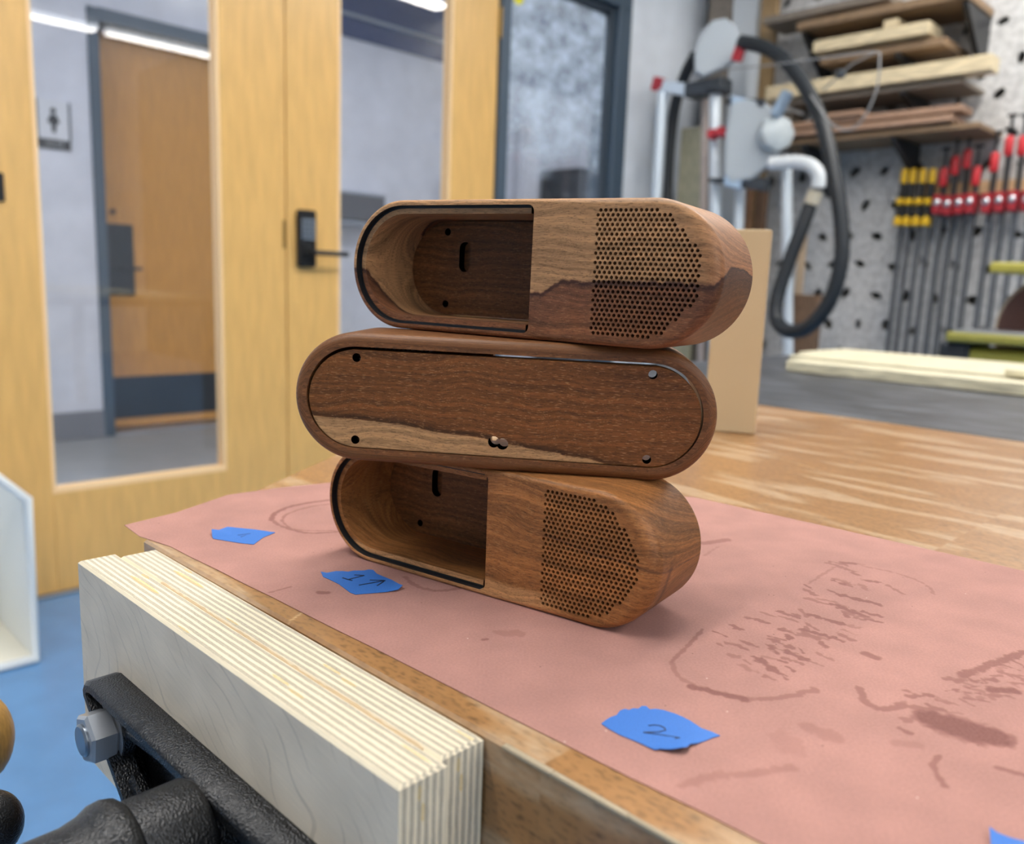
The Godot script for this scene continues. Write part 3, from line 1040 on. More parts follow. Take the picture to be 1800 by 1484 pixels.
	stroke.call([[474, 1043], [510, 1033]], 0.0009, 0.5, 0.7)
	stroke.call([[1236, 956], [1278, 950]], 0.0032, 0.6, 0.4)
	stroke.call([[1238, 978], [1262, 962]], 0.0009, 0.3, 1.0)
	stroke.call([[712, 1016], [735, 1032], [770, 1040], [806, 1036]], 0.0016, 0.5, 0.7)
	stroke.call([[880, 1113], [912, 1115]], 0.0036, 0.3, 0.5)
	stroke.call([[850, 1126], [856, 1125]], 0.0012, 0.7, 0.4)
	var b := PackedByteArray()
	b.resize(w * h * 3)
	for i in w * h:
		var g := 1.0 + (fd[i] / 255.0 - 0.5) * 0.13 + (bd[i] / 255.0 - 0.5) * 0.10
		var s := wet[i] * (0.9 + (fd[i] / 255.0 - 0.5) * 0.5)
		var c := Vector3(0.635, 0.462, 0.418) * g
		c = c.lerp(Vector3(0.42, 0.25, 0.22), clampf(s, 0.0, 1.0))
		b[i * 3] = clampi(int(c.x * 255), 0, 255)
		b[i * 3 + 1] = clampi(int(c.y * 255), 0, 255)
		b[i * 3 + 2] = clampi(int(c.z * 255), 0, 255)
	var im := Image.create_from_data(w, h, false, Image.FORMAT_RGB8, b)
	for i in 130:                                  # flecks of sawdust and grit
		var c := Color(0.25, 0.16, 0.14) if rng.randf() < 0.7 else Color(0.93, 0.88, 0.82)
		im.set_pixel(rng.randi() % w, rng.randi() % h, c)
	var m := StandardMaterial3D.new()
	m.resource_name = "rosin_paper"
	m.albedo_texture = ImageTexture.create_from_image(im)
	m.roughness = 0.85
	var pts := []
	for q in [[219, 935], [300, 962], [1340, 1484]]:
		pts.append(on_y(q[0], q[1], BENCH))
	var f0: Vector3 = pts[1]
	var f1: Vector3 = pts[2]
	var far_x := 0.17
	var ring := [pts[0], on_y(245, 944, BENCH), f0]
	var rng2 := RandomNumberGenerator.new()
	rng2.seed = 4
	for i in 24:
		var p := f0.lerp(f1 + (f1 - f0) * 0.75, (i + 1) / 24.0)
		ring.append(p + Vector3(0, 0, rng2.randf_range(-0.0004, 0.0004)))
	ring.append(Vector3(far_x, BENCH, -0.512))
	for q in [[1800, 1005], [1500, 937], [1220, 875], [586, 849], [494, 858], [400, 871], [310, 902]]:
		ring.append(on_y(q[0], q[1], BENCH))
	var poly := PackedVector2Array()
	for p in ring:
		poly.append(Vector2(p.x, -p.z))
	var ix := Geometry2D.triangulate_polygon(poly)
	var st := SurfaceTool.new()
	st.begin(Mesh.PRIMITIVE_TRIANGLES)
	var top := BENCH + 0.0004
	var put := func(p: Vector2, y: float, nrm: Vector3):
		st.set_uv(Vector2((p.x - PX0) / PW, (-p.y - PZ0) / PH))
		st.set_normal(nrm)
		st.add_vertex(Vector3(p.x, y, -p.y))
	var lift := func(p: Vector2): return top + (0.0035 if p.x < -0.458 and -p.y > -0.172 else 0.0)
	for k in range(0, ix.size(), 3):
		var tr := [poly[ix[k]], poly[ix[k + 1]], poly[ix[k + 2]]]
		if (tr[1] - tr[0]).cross(tr[2] - tr[0]) > 0:
			tr.reverse()
		for p in tr:
			put.call(p, lift.call(p), Vector3.UP)
		tr.reverse()
		for p in tr:
			put.call(p, lift.call(p) - 0.0003, Vector3.DOWN)
	var cnt := poly.size()
	for i in cnt:
		var a := poly[i]
		var c := poly[(i + 1) % cnt]
		var nn := Vector3((c - a).y, 0, (c - a).x).normalized()
		for q in [[a, 0], [c, 1], [c, 0], [a, 0], [a, 1], [c, 1]]:
			put.call(q[0], lift.call(q[0]) - (0.0003 if q[1] == 0 else 0.0), nn)
	solo("rosin_paper", "pink rosin paper sheet with dark oil stains under the wooden enclosures", "paper", st.commit(), m)
	# tape pieces
	var mark := mat("pen_ink", "16233d", 0.6)
	tape("torn blue tape piece with a handwritten 2 on it", [[1057, 1272], [1066, 1265], [1073, 1261], [1084, 1257], [1090, 1249], [1098, 1246], [1106, 1248], [1113, 1245], [1122, 1246], [1128, 1241], [1136, 1241], [1142, 1247], [1152, 1246], [1166, 1248], [1185, 1254], [1200, 1260], [1215, 1268], [1233, 1280], [1250, 1286], [1266, 1293], [1252, 1297], [1240, 1302], [1226, 1308], [1213, 1312], [1206, 1322], [1200, 1324], [1180, 1323], [1160, 1319], [1150, 1319], [1120, 1304], [1090, 1292], [1070, 1281]],
		[[[1140, 1276], [1150, 1275], [1160, 1276], [1168, 1280], [1170, 1284], [1160, 1287], [1131, 1288], [1160, 1292], [1195, 1299], [1186, 1301]]], mark, 0.00022, 0.002, [1200, 1324])
	tape("blue tape piece with a handwritten 1 and an arrow on it", [[564, 1005], [575, 1007], [590, 1004], [602, 1004], [612, 1005], [622, 1003], [640, 1003], [648, 1001], [656, 1002], [663, 1009], [690, 1020], [702, 1030], [708, 1034], [700, 1039], [680, 1041], [650, 1043], [625, 1045], [616, 1042], [596, 1027], [578, 1018], [568, 1014]],
		[[[602, 1016], [608, 1018], [619, 1021]], [[612, 1019], [640, 1012], [623, 1011]], [[631, 1029], [677, 1021], [650, 1020]], [[677, 1021], [663, 1030]]], mark, 0.0004, 0.0015, [708, 1034])
	tape("blue tape piece with a faint mark beside the ring stain", [[372, 937], [376, 936], [385, 935], [400, 926], [420, 928], [450, 931], [484, 936], [462, 945], [446, 957], [425, 955], [400, 951], [375, 947], [373, 944]],
		[[[418, 941], [440, 938]], [[424, 944], [432, 941]]], mat("faint_ink", "3a5f9c", 0.6), 0.0004, 0.0022, [372, 937])
	tape("corner of a blue tape piece at the sheet's near side beyond the big stain", [[1738, 1462], [1752, 1470], [1775, 1476], [1800, 1480], [1850, 1500], [1830, 1540], [1760, 1530], [1742, 1490]], [], mark, 0.0003, 0.0015, [1738, 1462])

func tape(label: String, outline: Array, marks: Array, ink: Material, half: float, curl: float, corner: Array):
	var y := BENCH + 0.0007
	var v := []
	var poly := PackedVector2Array()
	var cen := Vector2.ZERO
	for q in outline:
		var p := on_y(q[0], q[1], y)
		poly.append(Vector2(p.x, -p.z))
		cen += poly[-1] / outline.size()
	var t := thing("tape_piece", label, "tape", Transform3D(), "")
	var c3 := on_y(corner[0], corner[1], y)
	var cc := Vector2(c3.x, -c3.z)
	var lift := func(p: Vector2): return y + curl * pow(clampf(1.0 - p.distance_to(cc) / 0.012, 0.0, 1.0), 1.6)
	if not Geometry2D.is_polygon_clockwise(poly):
		poly.reverse()
	# rings from the edge to the centre so that the corner can curl
	var g := G.new()
	g.smooth(6)
	var rings := [poly]
	for s in [0.92, 0.8, 0.6, 0.35]:
		var r := PackedVector2Array()
		for p in poly:
			r.append(cen + (p - cen) * s)
		rings.append(r)
	var at3 := func(p: Vector2, d: float): return Vector3(p.x, lift.call(p) + d, -p.y)
	var n := poly.size()
	for d in [0.0, -0.00015]:
		for k in rings.size():
			for i in n:
				var j := (i + 1) % n
				var a: Vector2 = rings[k][i]
				var b: Vector2 = rings[k][j]
				if k < rings.size() - 1:
					g.quad(at3.call(b, d), at3.call(a, d), at3.call(rings[k + 1][i], d), at3.call(rings[k + 1][j], d))
				else:
					g.tri(at3.call(b, d), at3.call(a, d), at3.call(cen, d))
	g.flat()
	for i in n:
		var j := (i + 1) % n
		g.quad(at3.call(poly[j], -0.00015), at3.call(poly[i], -0.00015), at3.call(poly[i], 0.0), at3.call(poly[j], 0.0))
	part(t, "tape", g.mesh(), mat("blue_tape", "3577cc", 0.62, 0.0, tape_grain, Vector3(60, 60, 60), 0.012))
	for mk in marks:
		var pts := []
		for q in mk:
			var p := on_y(q[0], q[1], y)
			var p2 := Vector2(p.x, -p.z)
			pts.append(Vector3(p.x, lift.call(p2) + 0.00006, p.z))
		g = G.new()
		for i in pts.size() - 1:
			g.between(pts[i], pts[i + 1], 0.00016, half * 2.0)
		part(t, "pen_mark", g.mesh(), ink)


# ---------------------------------------------------------------- the three enclosures
const EW := 0.1885
const ED := 0.0487
const XO := 0.0092          # right edge of the front opening
const LIP := 0.0026         # opening to outline
const WALL := 0.0062
const STEP := 0.003         # depth of the rabbet round the opening
const PLATE := 0.009

func rounded(H: float) -> Array:       # [point, normal] round the stadium, counter-clockwise from the lower right
	var r := H / 2
	var a := EW / 2 - r
	var out := []
	for i in 41:
		var t := -PI / 2 + PI * i / 40.0
		out.append([Vector2(a, 0) + Vector2.from_angle(t) * r, Vector2.from_angle(t)])
	var xs := [0.05, 0.04, 0.03, 0.024, 0.018, 0.0135, XO, XO - 0.003, -0.004, -0.02, -0.04]
	for x in xs:
		out.append([Vector2(x, r), Vector2(0, 1)])
	for i in 41:
		var t := PI / 2 + PI * i / 40.0
		out.append([Vector2(-a, 0) + Vector2.from_angle(t) * r, Vector2.from_angle(t)])
	xs.reverse()
	for x in xs:
		out.append([Vector2(x, -r), Vector2(0, -1)])
	return out

func edge_radius(q: Array) -> float:
	var wide := 0.0028 + 0.0032 * smoothstep(0.0, 0.5, 1.0 - absf(q[1].y))
	return lerpf(0.0018, wide, smoothstep(XO - 0.002, XO + 0.03, q[0].x))

func bridge(outer: PackedVector2Array, hole: PackedVector2Array, gap := 0.002) -> PackedVector2Array:   # counter-clockwise outline, clockwise hole
	var bi := 0
	var bj := 0
	var best := 1e20
	for i in outer.size():
		for j in hole.size():
			var d := outer[i].distance_squared_to(hole[j])
			if d < best:
				best = d
				bi = i
				bj = j
	var d := (hole[bj] - outer[bi]).normalized()
	var off := Vector2(d.y, -d.x) * gap
	var out := PackedVector2Array()
	for i in bi + 1:
		out.append(outer[i])
	for j in hole.size():
		out.append(hole[(bj + j) % hole.size()])
	out.append(hole[bj] + off)
	out.append(outer[bi] + off)
	for i in range(bi + 1, outer.size()):
		out.append(outer[i])
	return out

var hex_centres := []
var hex_edge := PackedVector2Array()
const PITCH := 2.26
func make_hexes(H: float):
	var keep := []
	var row := PITCH * sqrt(3.0) / 2
	var rows := int((H * 500.0 - 4.2) / row)
	for j in range(-rows, rows + 1):
		var y := j * row
		var x := 40.0 + (PITCH / 2 if posmod(j, 2) == 1 else 0.0)
		while x < 90.0:
			var ok := x <= 60.0 or Vector2(x - 60.0, y).length() < 26.4 - (61.1 - H * 1000.0) * 0.6 and x - 60.0 + absf(y) < 35.5 - (61.1 - H * 1000.0)
			if ok:
				keep.append(Vector2(x, y))
			x += PITCH
	hex_centres = keep
	var R := PITCH / sqrt(3.0)
	var dirs := []
	for k in 6:
		dirs.append(Vector2.from_angle(PI / 6 + PI / 3 * k) * R)
	var key := func(p: Vector2): return Vector2i(roundi((p.x - 40.0) / (PITCH / 2)), roundi(p.y / (R / 2)))
	var edges := {}
	for c in keep:
		for k in 6:
			var a: Vector2 = c + dirs[k]
			var b: Vector2 = c + dirs[(k + 1) % 6]
			var back := [key.call(b), key.call(a)]
			if edges.has(back):
				edges.erase(back)
			else:
				edges[[key.call(a), key.call(b)]] = [a, b]
	var next := {}
	for e in edges:
		next[e[0]] = [e[1], edges[e][0]]
	var start = next.keys()[0]
	var cur = start
	var loop := PackedVector2Array()
	while true:
		loop.append(next[cur][1])
		cur = next[cur][0]
		if cur == start or loop.size() > 2000:
			break
	loop.reverse()
	hex_edge = loop

func make_shell(H: float) -> Array:      # [wood mesh, black lip mesh]; front towards +z
	var st := SurfaceTool.new()
	st.begin(Mesh.PRIMITIVE_TRIANGLES)
	var lip := SurfaceTool.new()
	lip.begin(Mesh.PRIMITIVE_TRIANGLES)
	var o := rounded(H)
	var n := o.size()
	var zf := ED / 2
	var put := func(s: SurfaceTool, p: Vector3, nrm: Vector3):
		var deep := zf - p.z
		var u := p.x + deep * nrm.x
		var v := p.y + deep * nrm.y
		s.set_uv(Vector2(0.5 + u / 0.29, 0.5 - v / 0.16))
		s.set_normal(nrm)
		s.add_vertex(p)
	var quad := func(s, a, b, c, d):     # [point, normal] each, counter-clockwise seen from outside
		for q in [a, c, b, a, d, c]:
			put.call(s, q[0], q[1])
	# sections: functions of the outline index giving [point, normal]
	var sec := []
	for k in 7:
		var an := PI / 2 * k / 6.0
		var s := func(i):
			var r := edge_radius(o[i])
			var p: Vector2 = o[i][0] - o[i][1] * r * (1 - sin(an))
			return [Vector3(p.x, p.y, zf - r * (1 - cos(an))), Vector3(o[i][1].x * sin(an), o[i][1].y * sin(an), cos(an)).normalized()]
		sec.append(s)
	var rb := 0.0042
	for k in 7:
		var an := PI / 2 * (6 - k) / 6.0
		var s := func(i):
			var p: Vector2 = o[i][0] - o[i][1] * rb * (1 - sin(an))
			return [Vector3(p.x, p.y, -zf + rb * (1 - cos(an))), Vector3(o[i][1].x * sin(an), o[i][1].y * sin(an), -cos(an)).normalized()]
		sec.append(s)
	for k in sec.size() - 1:
		for i in n:
			var j := (i + 1) % n
			quad.call(st, sec[k].call(j), sec[k].call(i), sec[k + 1].call(i), sec[k + 1].call(j))
	var ring := func(i, ins, z, nrm):
		var p: Vector2 = o[i][0] - o[i][1] * ins
		return [Vector3(p.x, p.y, z), nrm]
	var xc := XO - 0.003
	for i in n:
		var j := (i + 1) % n
		var ni := Vector3(-o[i][1].x, -o[i][1].y, 0)
		var nj := Vector3(-o[j][1].x, -o[j][1].y, 0)
		# back rim and cavity wall
		quad.call(st, ring.call(j, rb, -zf, Vector3.FORWARD), ring.call(i, rb, -zf, Vector3.FORWARD), ring.call(i, WALL, -zf, Vector3.FORWARD), ring.call(j, WALL, -zf, Vector3.FORWARD))
		var left: bool = o[i][0].x <= xc + 1e-6 and o[j][0].x <= xc + 1e-6
		var z1 := zf - (STEP if left else PLATE)
		quad.call(st, ring.call(j, WALL, -zf, nj), ring.call(i, WALL, -zf, ni), ring.call(i, WALL, z1, ni), ring.call(j, WALL, z1, nj))
		if left:
			quad.call(st, ring.call(j, WALL, z1, Vector3.BACK), ring.call(i, WALL, z1, Vector3.BACK), ring.call(i, LIP, z1, Vector3.BACK), ring.call(j, LIP, z1, Vector3.BACK))
			quad.call(lip, ring.call(j, LIP, z1, nj), ring.call(i, LIP, z1, ni), ring.call(i, LIP, zf, ni), ring.call(j, LIP, zf, nj))
			quad.call(lip, ring.call(j, LIP + 0.0012, z1 + 0.0002, Vector3.BACK), ring.call(i, LIP + 0.0012, z1 + 0.0002, Vector3.BACK), ring.call(i, LIP, z1 + 0.0002, Vector3.BACK), ring.call(j, LIP, z1 + 0.0002, Vector3.BACK))
			var ri := edge_radius(o[i])
			var rj := edge_radius(o[j])
			quad.call(st, ring.call(j, LIP, zf, Vector3.BACK), ring.call(i, LIP, zf, Vector3.BACK), ring.call(i, ri, zf, Vector3.BACK), ring.call(j, rj, zf, Vector3.BACK))
	# right edge of the opening, from top to bottom
	var yr := H / 2 - LIP
	var side := [Vector2(xc, yr)]
	for k in range(1, 7):
		side.append(Vector2(xc, yr - 0.003) + Vector2.from_angle(PI / 2 - PI / 2 * k / 6.0) * 0.003)
	for k in range(0, 6):
		side.append(Vector2(xc, -yr + 0.003) + Vector2.from_angle(-PI / 2 * k / 6.0) * 0.003)
	side.append(Vector2(xc, -yr))
	for k in side.size() - 1:
		var a: Vector2 = side[k]
		var b: Vector2 = side[k + 1]
		var d := (b - a).normalized()
		var nn := Vector3(d.y, -d.x, 0)
		quad.call(st, [Vector3(a.x, a.y, zf), nn], [Vector3(a.x, a.y, zf - PLATE), nn], [Vector3(b.x, b.y, zf - PLATE), nn], [Vector3(b.x, b.y, zf), nn])
	# front plate right of the opening, front and back, round the drilled field; millimetres for the triangulator
	for front in [true, false]:
		var z := zf if front else zf - PLATE
		var nrm := Vector3.BACK if front else Vector3.FORWARD
		if front:
			var outer := PackedVector2Array()
			for i in n:
				if o[i][0].x >= xc - 1e-6:
					outer.append((o[i][0] - o[i][1] * edge_radius(o[i])) * 1000.0)
			# the list starts at the lower right, so it runs up the right end and along the top, then jumps to the bottom
			var top_at := 0
			for i in outer.size():
				if i > 0 and outer[i].y < 0 and outer[i - 1].y > 0 and outer[i].x < 30.0:
					top_at = i
			var bare := PackedVector2Array()
			for i in top_at:
				bare.append(outer[i])
			for p in side:
				bare.append(p * 1000.0)
			for i in range(top_at, outer.size()):
				bare.append(outer[i])
			var poly := bare
			var ix := PackedInt32Array()
			for gap in [0.002, 0.004, 0.008, 0.012, 0.02, 0.03, 0.04]:
				if ix.is_empty():
					poly = bridge(bare, hex_edge, gap)
					ix = Geometry2D.triangulate_polygon(poly)
			if ix.is_empty():
				print("front plate could not be triangulated")
			for k in range(0, ix.size(), 3):
				var tr := [poly[ix[k]], poly[ix[k + 1]], poly[ix[k + 2]]]
				if (tr[1] - tr[0]).cross(tr[2] - tr[0]) > 0:
					tr.reverse()
				for p in tr:
					put.call(st, Vector3(p.x / 1000.0, p.y / 1000.0, z), nrm)
		var R := PITCH / sqrt(3.0)
		var rh := 0.79
		for c in hex_centres:
			for k in 6:
				var h0: Vector2 = c + Vector2.from_angle(PI / 6 + PI / 3 * k) * R
				var h1: Vector2 = c + Vector2.from_angle(PI / 6 + PI / 3 * (k + 1)) * R
				var c0: Vector2 = c + Vector2.from_angle(PI / 6 + PI / 3 * k) * rh
				var cm: Vector2 = c + Vector2.from_angle(PI / 6 + PI / 3 * (k + 0.5)) * rh
				var c1: Vector2 = c + Vector2.from_angle(PI / 6 + PI / 3 * (k + 1)) * rh
				for tr in [[h0, cm, c0], [h0, h1, cm], [h1, c1, cm]]:
					var t2: Array = tr.duplicate()
					if ((t2[1] - t2[0]).cross(t2[2] - t2[0]) > 0) == front:
						t2.reverse()
					for p in t2:
						put.call(st, Vector3(p.x / 1000.0, p.y / 1000.0, z), nrm)
				if front:
					for e in [[c0, cm], [cm, c1]]:
						var a: Vector2 = e[0] / 1000.0
						var b: Vector2 = e[1] / 1000.0
						var na := Vector3(c.x / 1000.0 - a.x, c.y / 1000.0 - a.y, 0).normalized()
						var nb := Vector3(c.x / 1000.0 - b.x, c.y / 1000.0 - b.y, 0).normalized()
						quad.call(st, [Vector3(b.x, b.y, zf - PLATE), nb], [Vector3(a.x, a.y, zf - PLATE), na], [Vector3(a.x, a.y, zf), na], [Vector3(b.x, b.y, zf), nb])
	return [st.commit(), lip.commit()]

func make_panel(H: float, holes: Array, gap: float, pockets := []) -> ArrayMesh:      # seen from behind, x to the viewer's right; z 0 is its outer face, pockets are cut in the inner one
	var st := SurfaceTool.new()
	st.begin(Mesh.PRIMITIVE_TRIANGLES)
	var o := rounded(H)
	var outer := PackedVector2Array()
	for q in o:
		outer.append((q[0] - q[1] * (WALL + gap)) * 1000.0)
	var bev := 0.4
	var face := PackedVector2Array()
	for q in o:
		face.append((q[0] - q[1] * (WALL + gap + 0.0004)) * 1000.0)
	var thick := 7.8
	var put := func(p: Vector2, z: float, nrm: Vector3):
		st.set_uv(Vector2(0.5 + p.x / 290.0, 0.5 - p.y / 160.0))
		st.set_normal(nrm)
		st.add_vertex(Vector3(p.x, p.y, z) / 1000.0)
	for front in [true, false]:
		var poly := face if front else outer
		for h in holes + ([] if front else pockets):
			var hp: PackedVector2Array = h.duplicate()
			if not Geometry2D.is_polygon_clockwise(hp):
				hp.reverse()
			poly = bridge(poly, hp)
		var ix := Geometry2D.triangulate_polygon(poly)
		if ix.is_empty():
			print("panel could not be triangulated")
		for k in range(0, ix.size(), 3):
			var tr := [poly[ix[k]], poly[ix[k + 1]], poly[ix[k + 2]]]
			if ((tr[1] - tr[0]).cross(tr[2] - tr[0]) > 0) == front:
				tr.reverse()
			for p in tr:
				put.call(p, 0.0 if front else -thick, Vector3.BACK if front else Vector3.FORWARD)
	var n := outer.size()
	for i in n:
		var j := (i + 1) % n
		var ni := Vector3(o[i][1].x, o[i][1].y, 0)
		var nj := Vector3(o[j][1].x, o[j][1].y, 0)
		for q in [[outer[i], -thick, ni], [outer[j], -bev, nj], [outer[j], -thick, nj], [outer[i], -thick, ni], [outer[i], -bev, ni], [outer[j], -bev, nj]]:
			put.call(q[0], q[1], q[2])
		for q in [[outer[i], -bev, ni], [face[j], 0.0, nj], [outer[j], -bev, nj], [outer[i], -bev, ni], [face[i], 0.0, ni], [face[j], 0.0, nj]]:
			put.call(q[0], q[1], (q[2] + Vector3.BACK).normalized())
	for h in holes + pockets:
		var deep: float = -thick + 5.0 if h in pockets else 0.0
		if h in pockets:
			var fx := Geometry2D.triangulate_polygon(h)
			for k in fx:
				put.call(h[k], deep, Vector3.FORWARD)
		for i in h.size():
			var a: Vector2 = h[i]
			var b: Vector2 = h[(i + 1) % h.size()]
			var d := (b - a).normalized()
			var nn := Vector3(-d.y, d.x, 0)
			for q in [[a, -thick], [b, deep], [b, -thick], [a, -thick], [a, deep], [b, deep]]:
				put.call(q[0], q[1], nn)
	return st.commit()

func obround(c: Vector2, w: float, h: float, turned := 0.0) -> PackedVector2Array:
	var p := PackedVector2Array()
	var r := minf(w, h) / 2
	var e := maxf(w, h) / 2 - r
	var d := Vector2(1, 0) if w > h else Vector2(0, 1)
	d = d.rotated(turned)
	for s in [1.0, -1.0]:
		for k in 9:
			p.append(c + d * e * s + (d * s).rotated(-PI / 2 + PI * k / 8.0) * r)
	return p

func enclosures():
	var H := 0.0611
	var HM := 0.0583
	var HL := 0.0602
	# blank of the top enclosure: pale sapwood above, dark heartwood below a wavy dark line
	var nb := noise(91, 1.0, 3)
	var top_tone := func(u: float, v: float) -> Vector3:
		var yb := -0.0035
		if u < 0.03:
			yb = lerpf(-0.0105, -0.0035, smoothstep(0.014, 0.026, u))
		if u < -0.03:
			yb = lerpf(-0.002, -0.0105, smoothstep(-0.09, -0.05, u))
		yb += 0.0105 * smoothstep(0.088, 0.112, u) - 0.004 * smoothstep(0.125, 0.14, u)
		yb += 0.0012 * nb.get_noise_2d(u * 160.0, 3.0)
		var t := smoothstep(yb - 0.0004, yb + 0.0004, v)
		var light := Vector3(0.675, 0.505, 0.345).lerp(Vector3(0.57, 0.395, 0.26), smoothstep(0.07, 0.1, u))
		var dark := Vector3(0.44, 0.285, 0.195).lerp(Vector3(0.52, 0.33, 0.205), smoothstep(0.004, 0.026, yb - v)) * (1.0 - 0.28 * smoothstep(0.08, 0.1, u))
		var c := dark.lerp(light, t)
		var line := exp(-pow((v - yb + 0.0009) / 0.0011, 2.0))
		return c.lerp(Vector3(0.23, 0.15, 0.13), line * 0.75)
	var mid_tone := func(u: float, v: float) -> Vector3:
		return Vector3(0.44, 0.282, 0.16) * (1.0 + 0.08 * nb.get_noise_2d(u * 20.0, v * 90.0))
	var low_tone := func(u: float, v: float) -> Vector3:
		var c := Vector3(0.57, 0.375, 0.21) * (1.0 - 0.14 * smoothstep(0.085, 0.1, u)) * (1.0 + 0.10 * nb.get_noise_2d(u * 22.0, v * 70.0 + 9.0))
		c = c.lerp(Vector3(0.74, 0.56, 0.38), 0.8 * smoothstep(-0.020, -0.023, v) * (1.0 - smoothstep(0.03, 0.06, u)))
		var l2 := exp(-pow((v - 0.004 + 0.12 * (u - 0.06)) / 0.0007, 2.0)) * smoothstep(0.03, 0.05, u)
		var l3 := exp(-pow((u - 0.108 - 0.35 * v) / 0.0018, 2.0)) * smoothstep(0.006, -0.004, v)
		return c.lerp(Vector3(0.26, 0.17, 0.13), clampf(0.5 * l2 + 0.6 * l3, 0.0, 0.8))
	var panel_tone := func(u: float, v: float) -> Vector3:
		var yb := -0.0085
		if u < -0.005:
			yb = lerpf(-0.0085, -0.0142, (u + 0.087) / 0.082)
		elif u < 0.035:
			yb = lerpf(-0.0142, -0.0205, (u + 0.005) / 0.04)
		else:
			yb = -0.0205 - (u - 0.035) * 0.12
		yb += 0.0011 * nb.get_noise_2d(u * 90.0, 7.0) * smoothstep(-0.02, 0.02, u)
		var t := smoothstep(yb - 0.0004, yb + 0.0003, v)
		var c := Vector3(0.64, 0.485, 0.325).lerp(Vector3(0.45, 0.275, 0.13) * (1.0 + 0.06 * nb.get_noise_2d(u * 15.0, v * 120.0)), t)
		return c * (1.0 - 0.35 * exp(-pow((v - yb - 0.0008) / 0.0014, 2.0)) * t)
	var m_top := cut_material("walnut_two_tone", wood_cut(1200, 660, 0.145, 0.08, 101, top_tone, 0.35))
	var m_mid := cut_material("walnut_dark", wood_cut(760, 420, 0.145, 0.08, 131, mid_tone, 0.3))
	var m_low := cut_material("walnut_red", wood_cut(1200, 660, 0.145, 0.08, 151, low_tone, 0.35))
	var m_panel := cut_material("walnut_panel", wood_cut(1200, 660, 0.145, 0.08, 171, panel_tone, 0.5), 0.5)
	var black := mat("black_lip", "15171a", 0.5, 0.0, speckle, Vector3(300, 300, 300))
	make_hexes(H)
	var shell := make_shell(H)
	make_hexes(HM)
	var shell_mid := make_shell(HM)
	make_hexes(HL)
	var shell_low := make_shell(HL)
	var screw := []
	for s in [[-65.3, 18.6], [65.3, 18.6], [-65.3, -18.6], [65.3, -18.6]]:
		screw.append(ngon(12, 2.0, Vector2(s[0], s[1])))
	var holes_mid := screw.duplicate()
	# two drilled circles run together
	var pair := PackedVector2Array()
	for k in 11:
		pair.append(Vector2(1.7, -16.1) + Vector2.from_angle(-PI * 0.72 + PI * 1.44 * k / 10.0) * 2.6)
	for k in 11:
		pair.append(Vector2(-2.2, -15.4) + Vector2.from_angle(PI * 0.28 + PI * 1.44 * k / 10.0) * 2.6)
	holes_mid.append(pair)
	var slot := obround(Vector2(54.0, 6.0), 7.0, 15.5)
	var panel_mid := make_panel(HM, holes_mid, 0.0008)
	var panel_low := make_panel(H, screw, 0.0004, [slot])
	var stack := [
		["wooden speaker enclosure at the bottom of the stack, resting on pink paper", Vector3(-0.2815, BENCH + 0.0004 + HL / 2, -0.2764), 0.186, 0.0, shell_low, m_low, panel_low, m_mid, 0.0, 0.0],
		["middle wooden speaker enclosure of the stack, turned to show its back panel", Vector3(-0.277, BENCH + 0.0006 + HL + HM / 2, -0.2729), 0.6798 + PI, 0.010, shell_mid, m_mid, panel_mid, m_panel, -0.0006, 0.0],
		["two-tone wooden speaker enclosure on top of the stack", Vector3(-0.2754, BENCH + 0.0008 + HL + HM + H / 2, -0.2902), 0.248, -0.0085, shell, m_top, panel_low, m_mid, 0.0, -0.008]]
	for s in stack:
		var t := thing("speaker_enclosure", s[0], "speaker enclosure", Transform3D(Basis.from_euler(Vector3(s[9], s[2], s[3])), s[1]), "stacked wooden speaker enclosures")
		part(t, "shell", s[4][0], s[5])
		part(t, "rabbet_lip", s[4][1], black, Transform3D(), "black painted rabbet round the opening")
		part(t, "back_panel", s[6], s[7], Transform3D(Basis(Vector3.UP, PI), Vector3(0, s[8], -ED / 2 + 0.0004)))


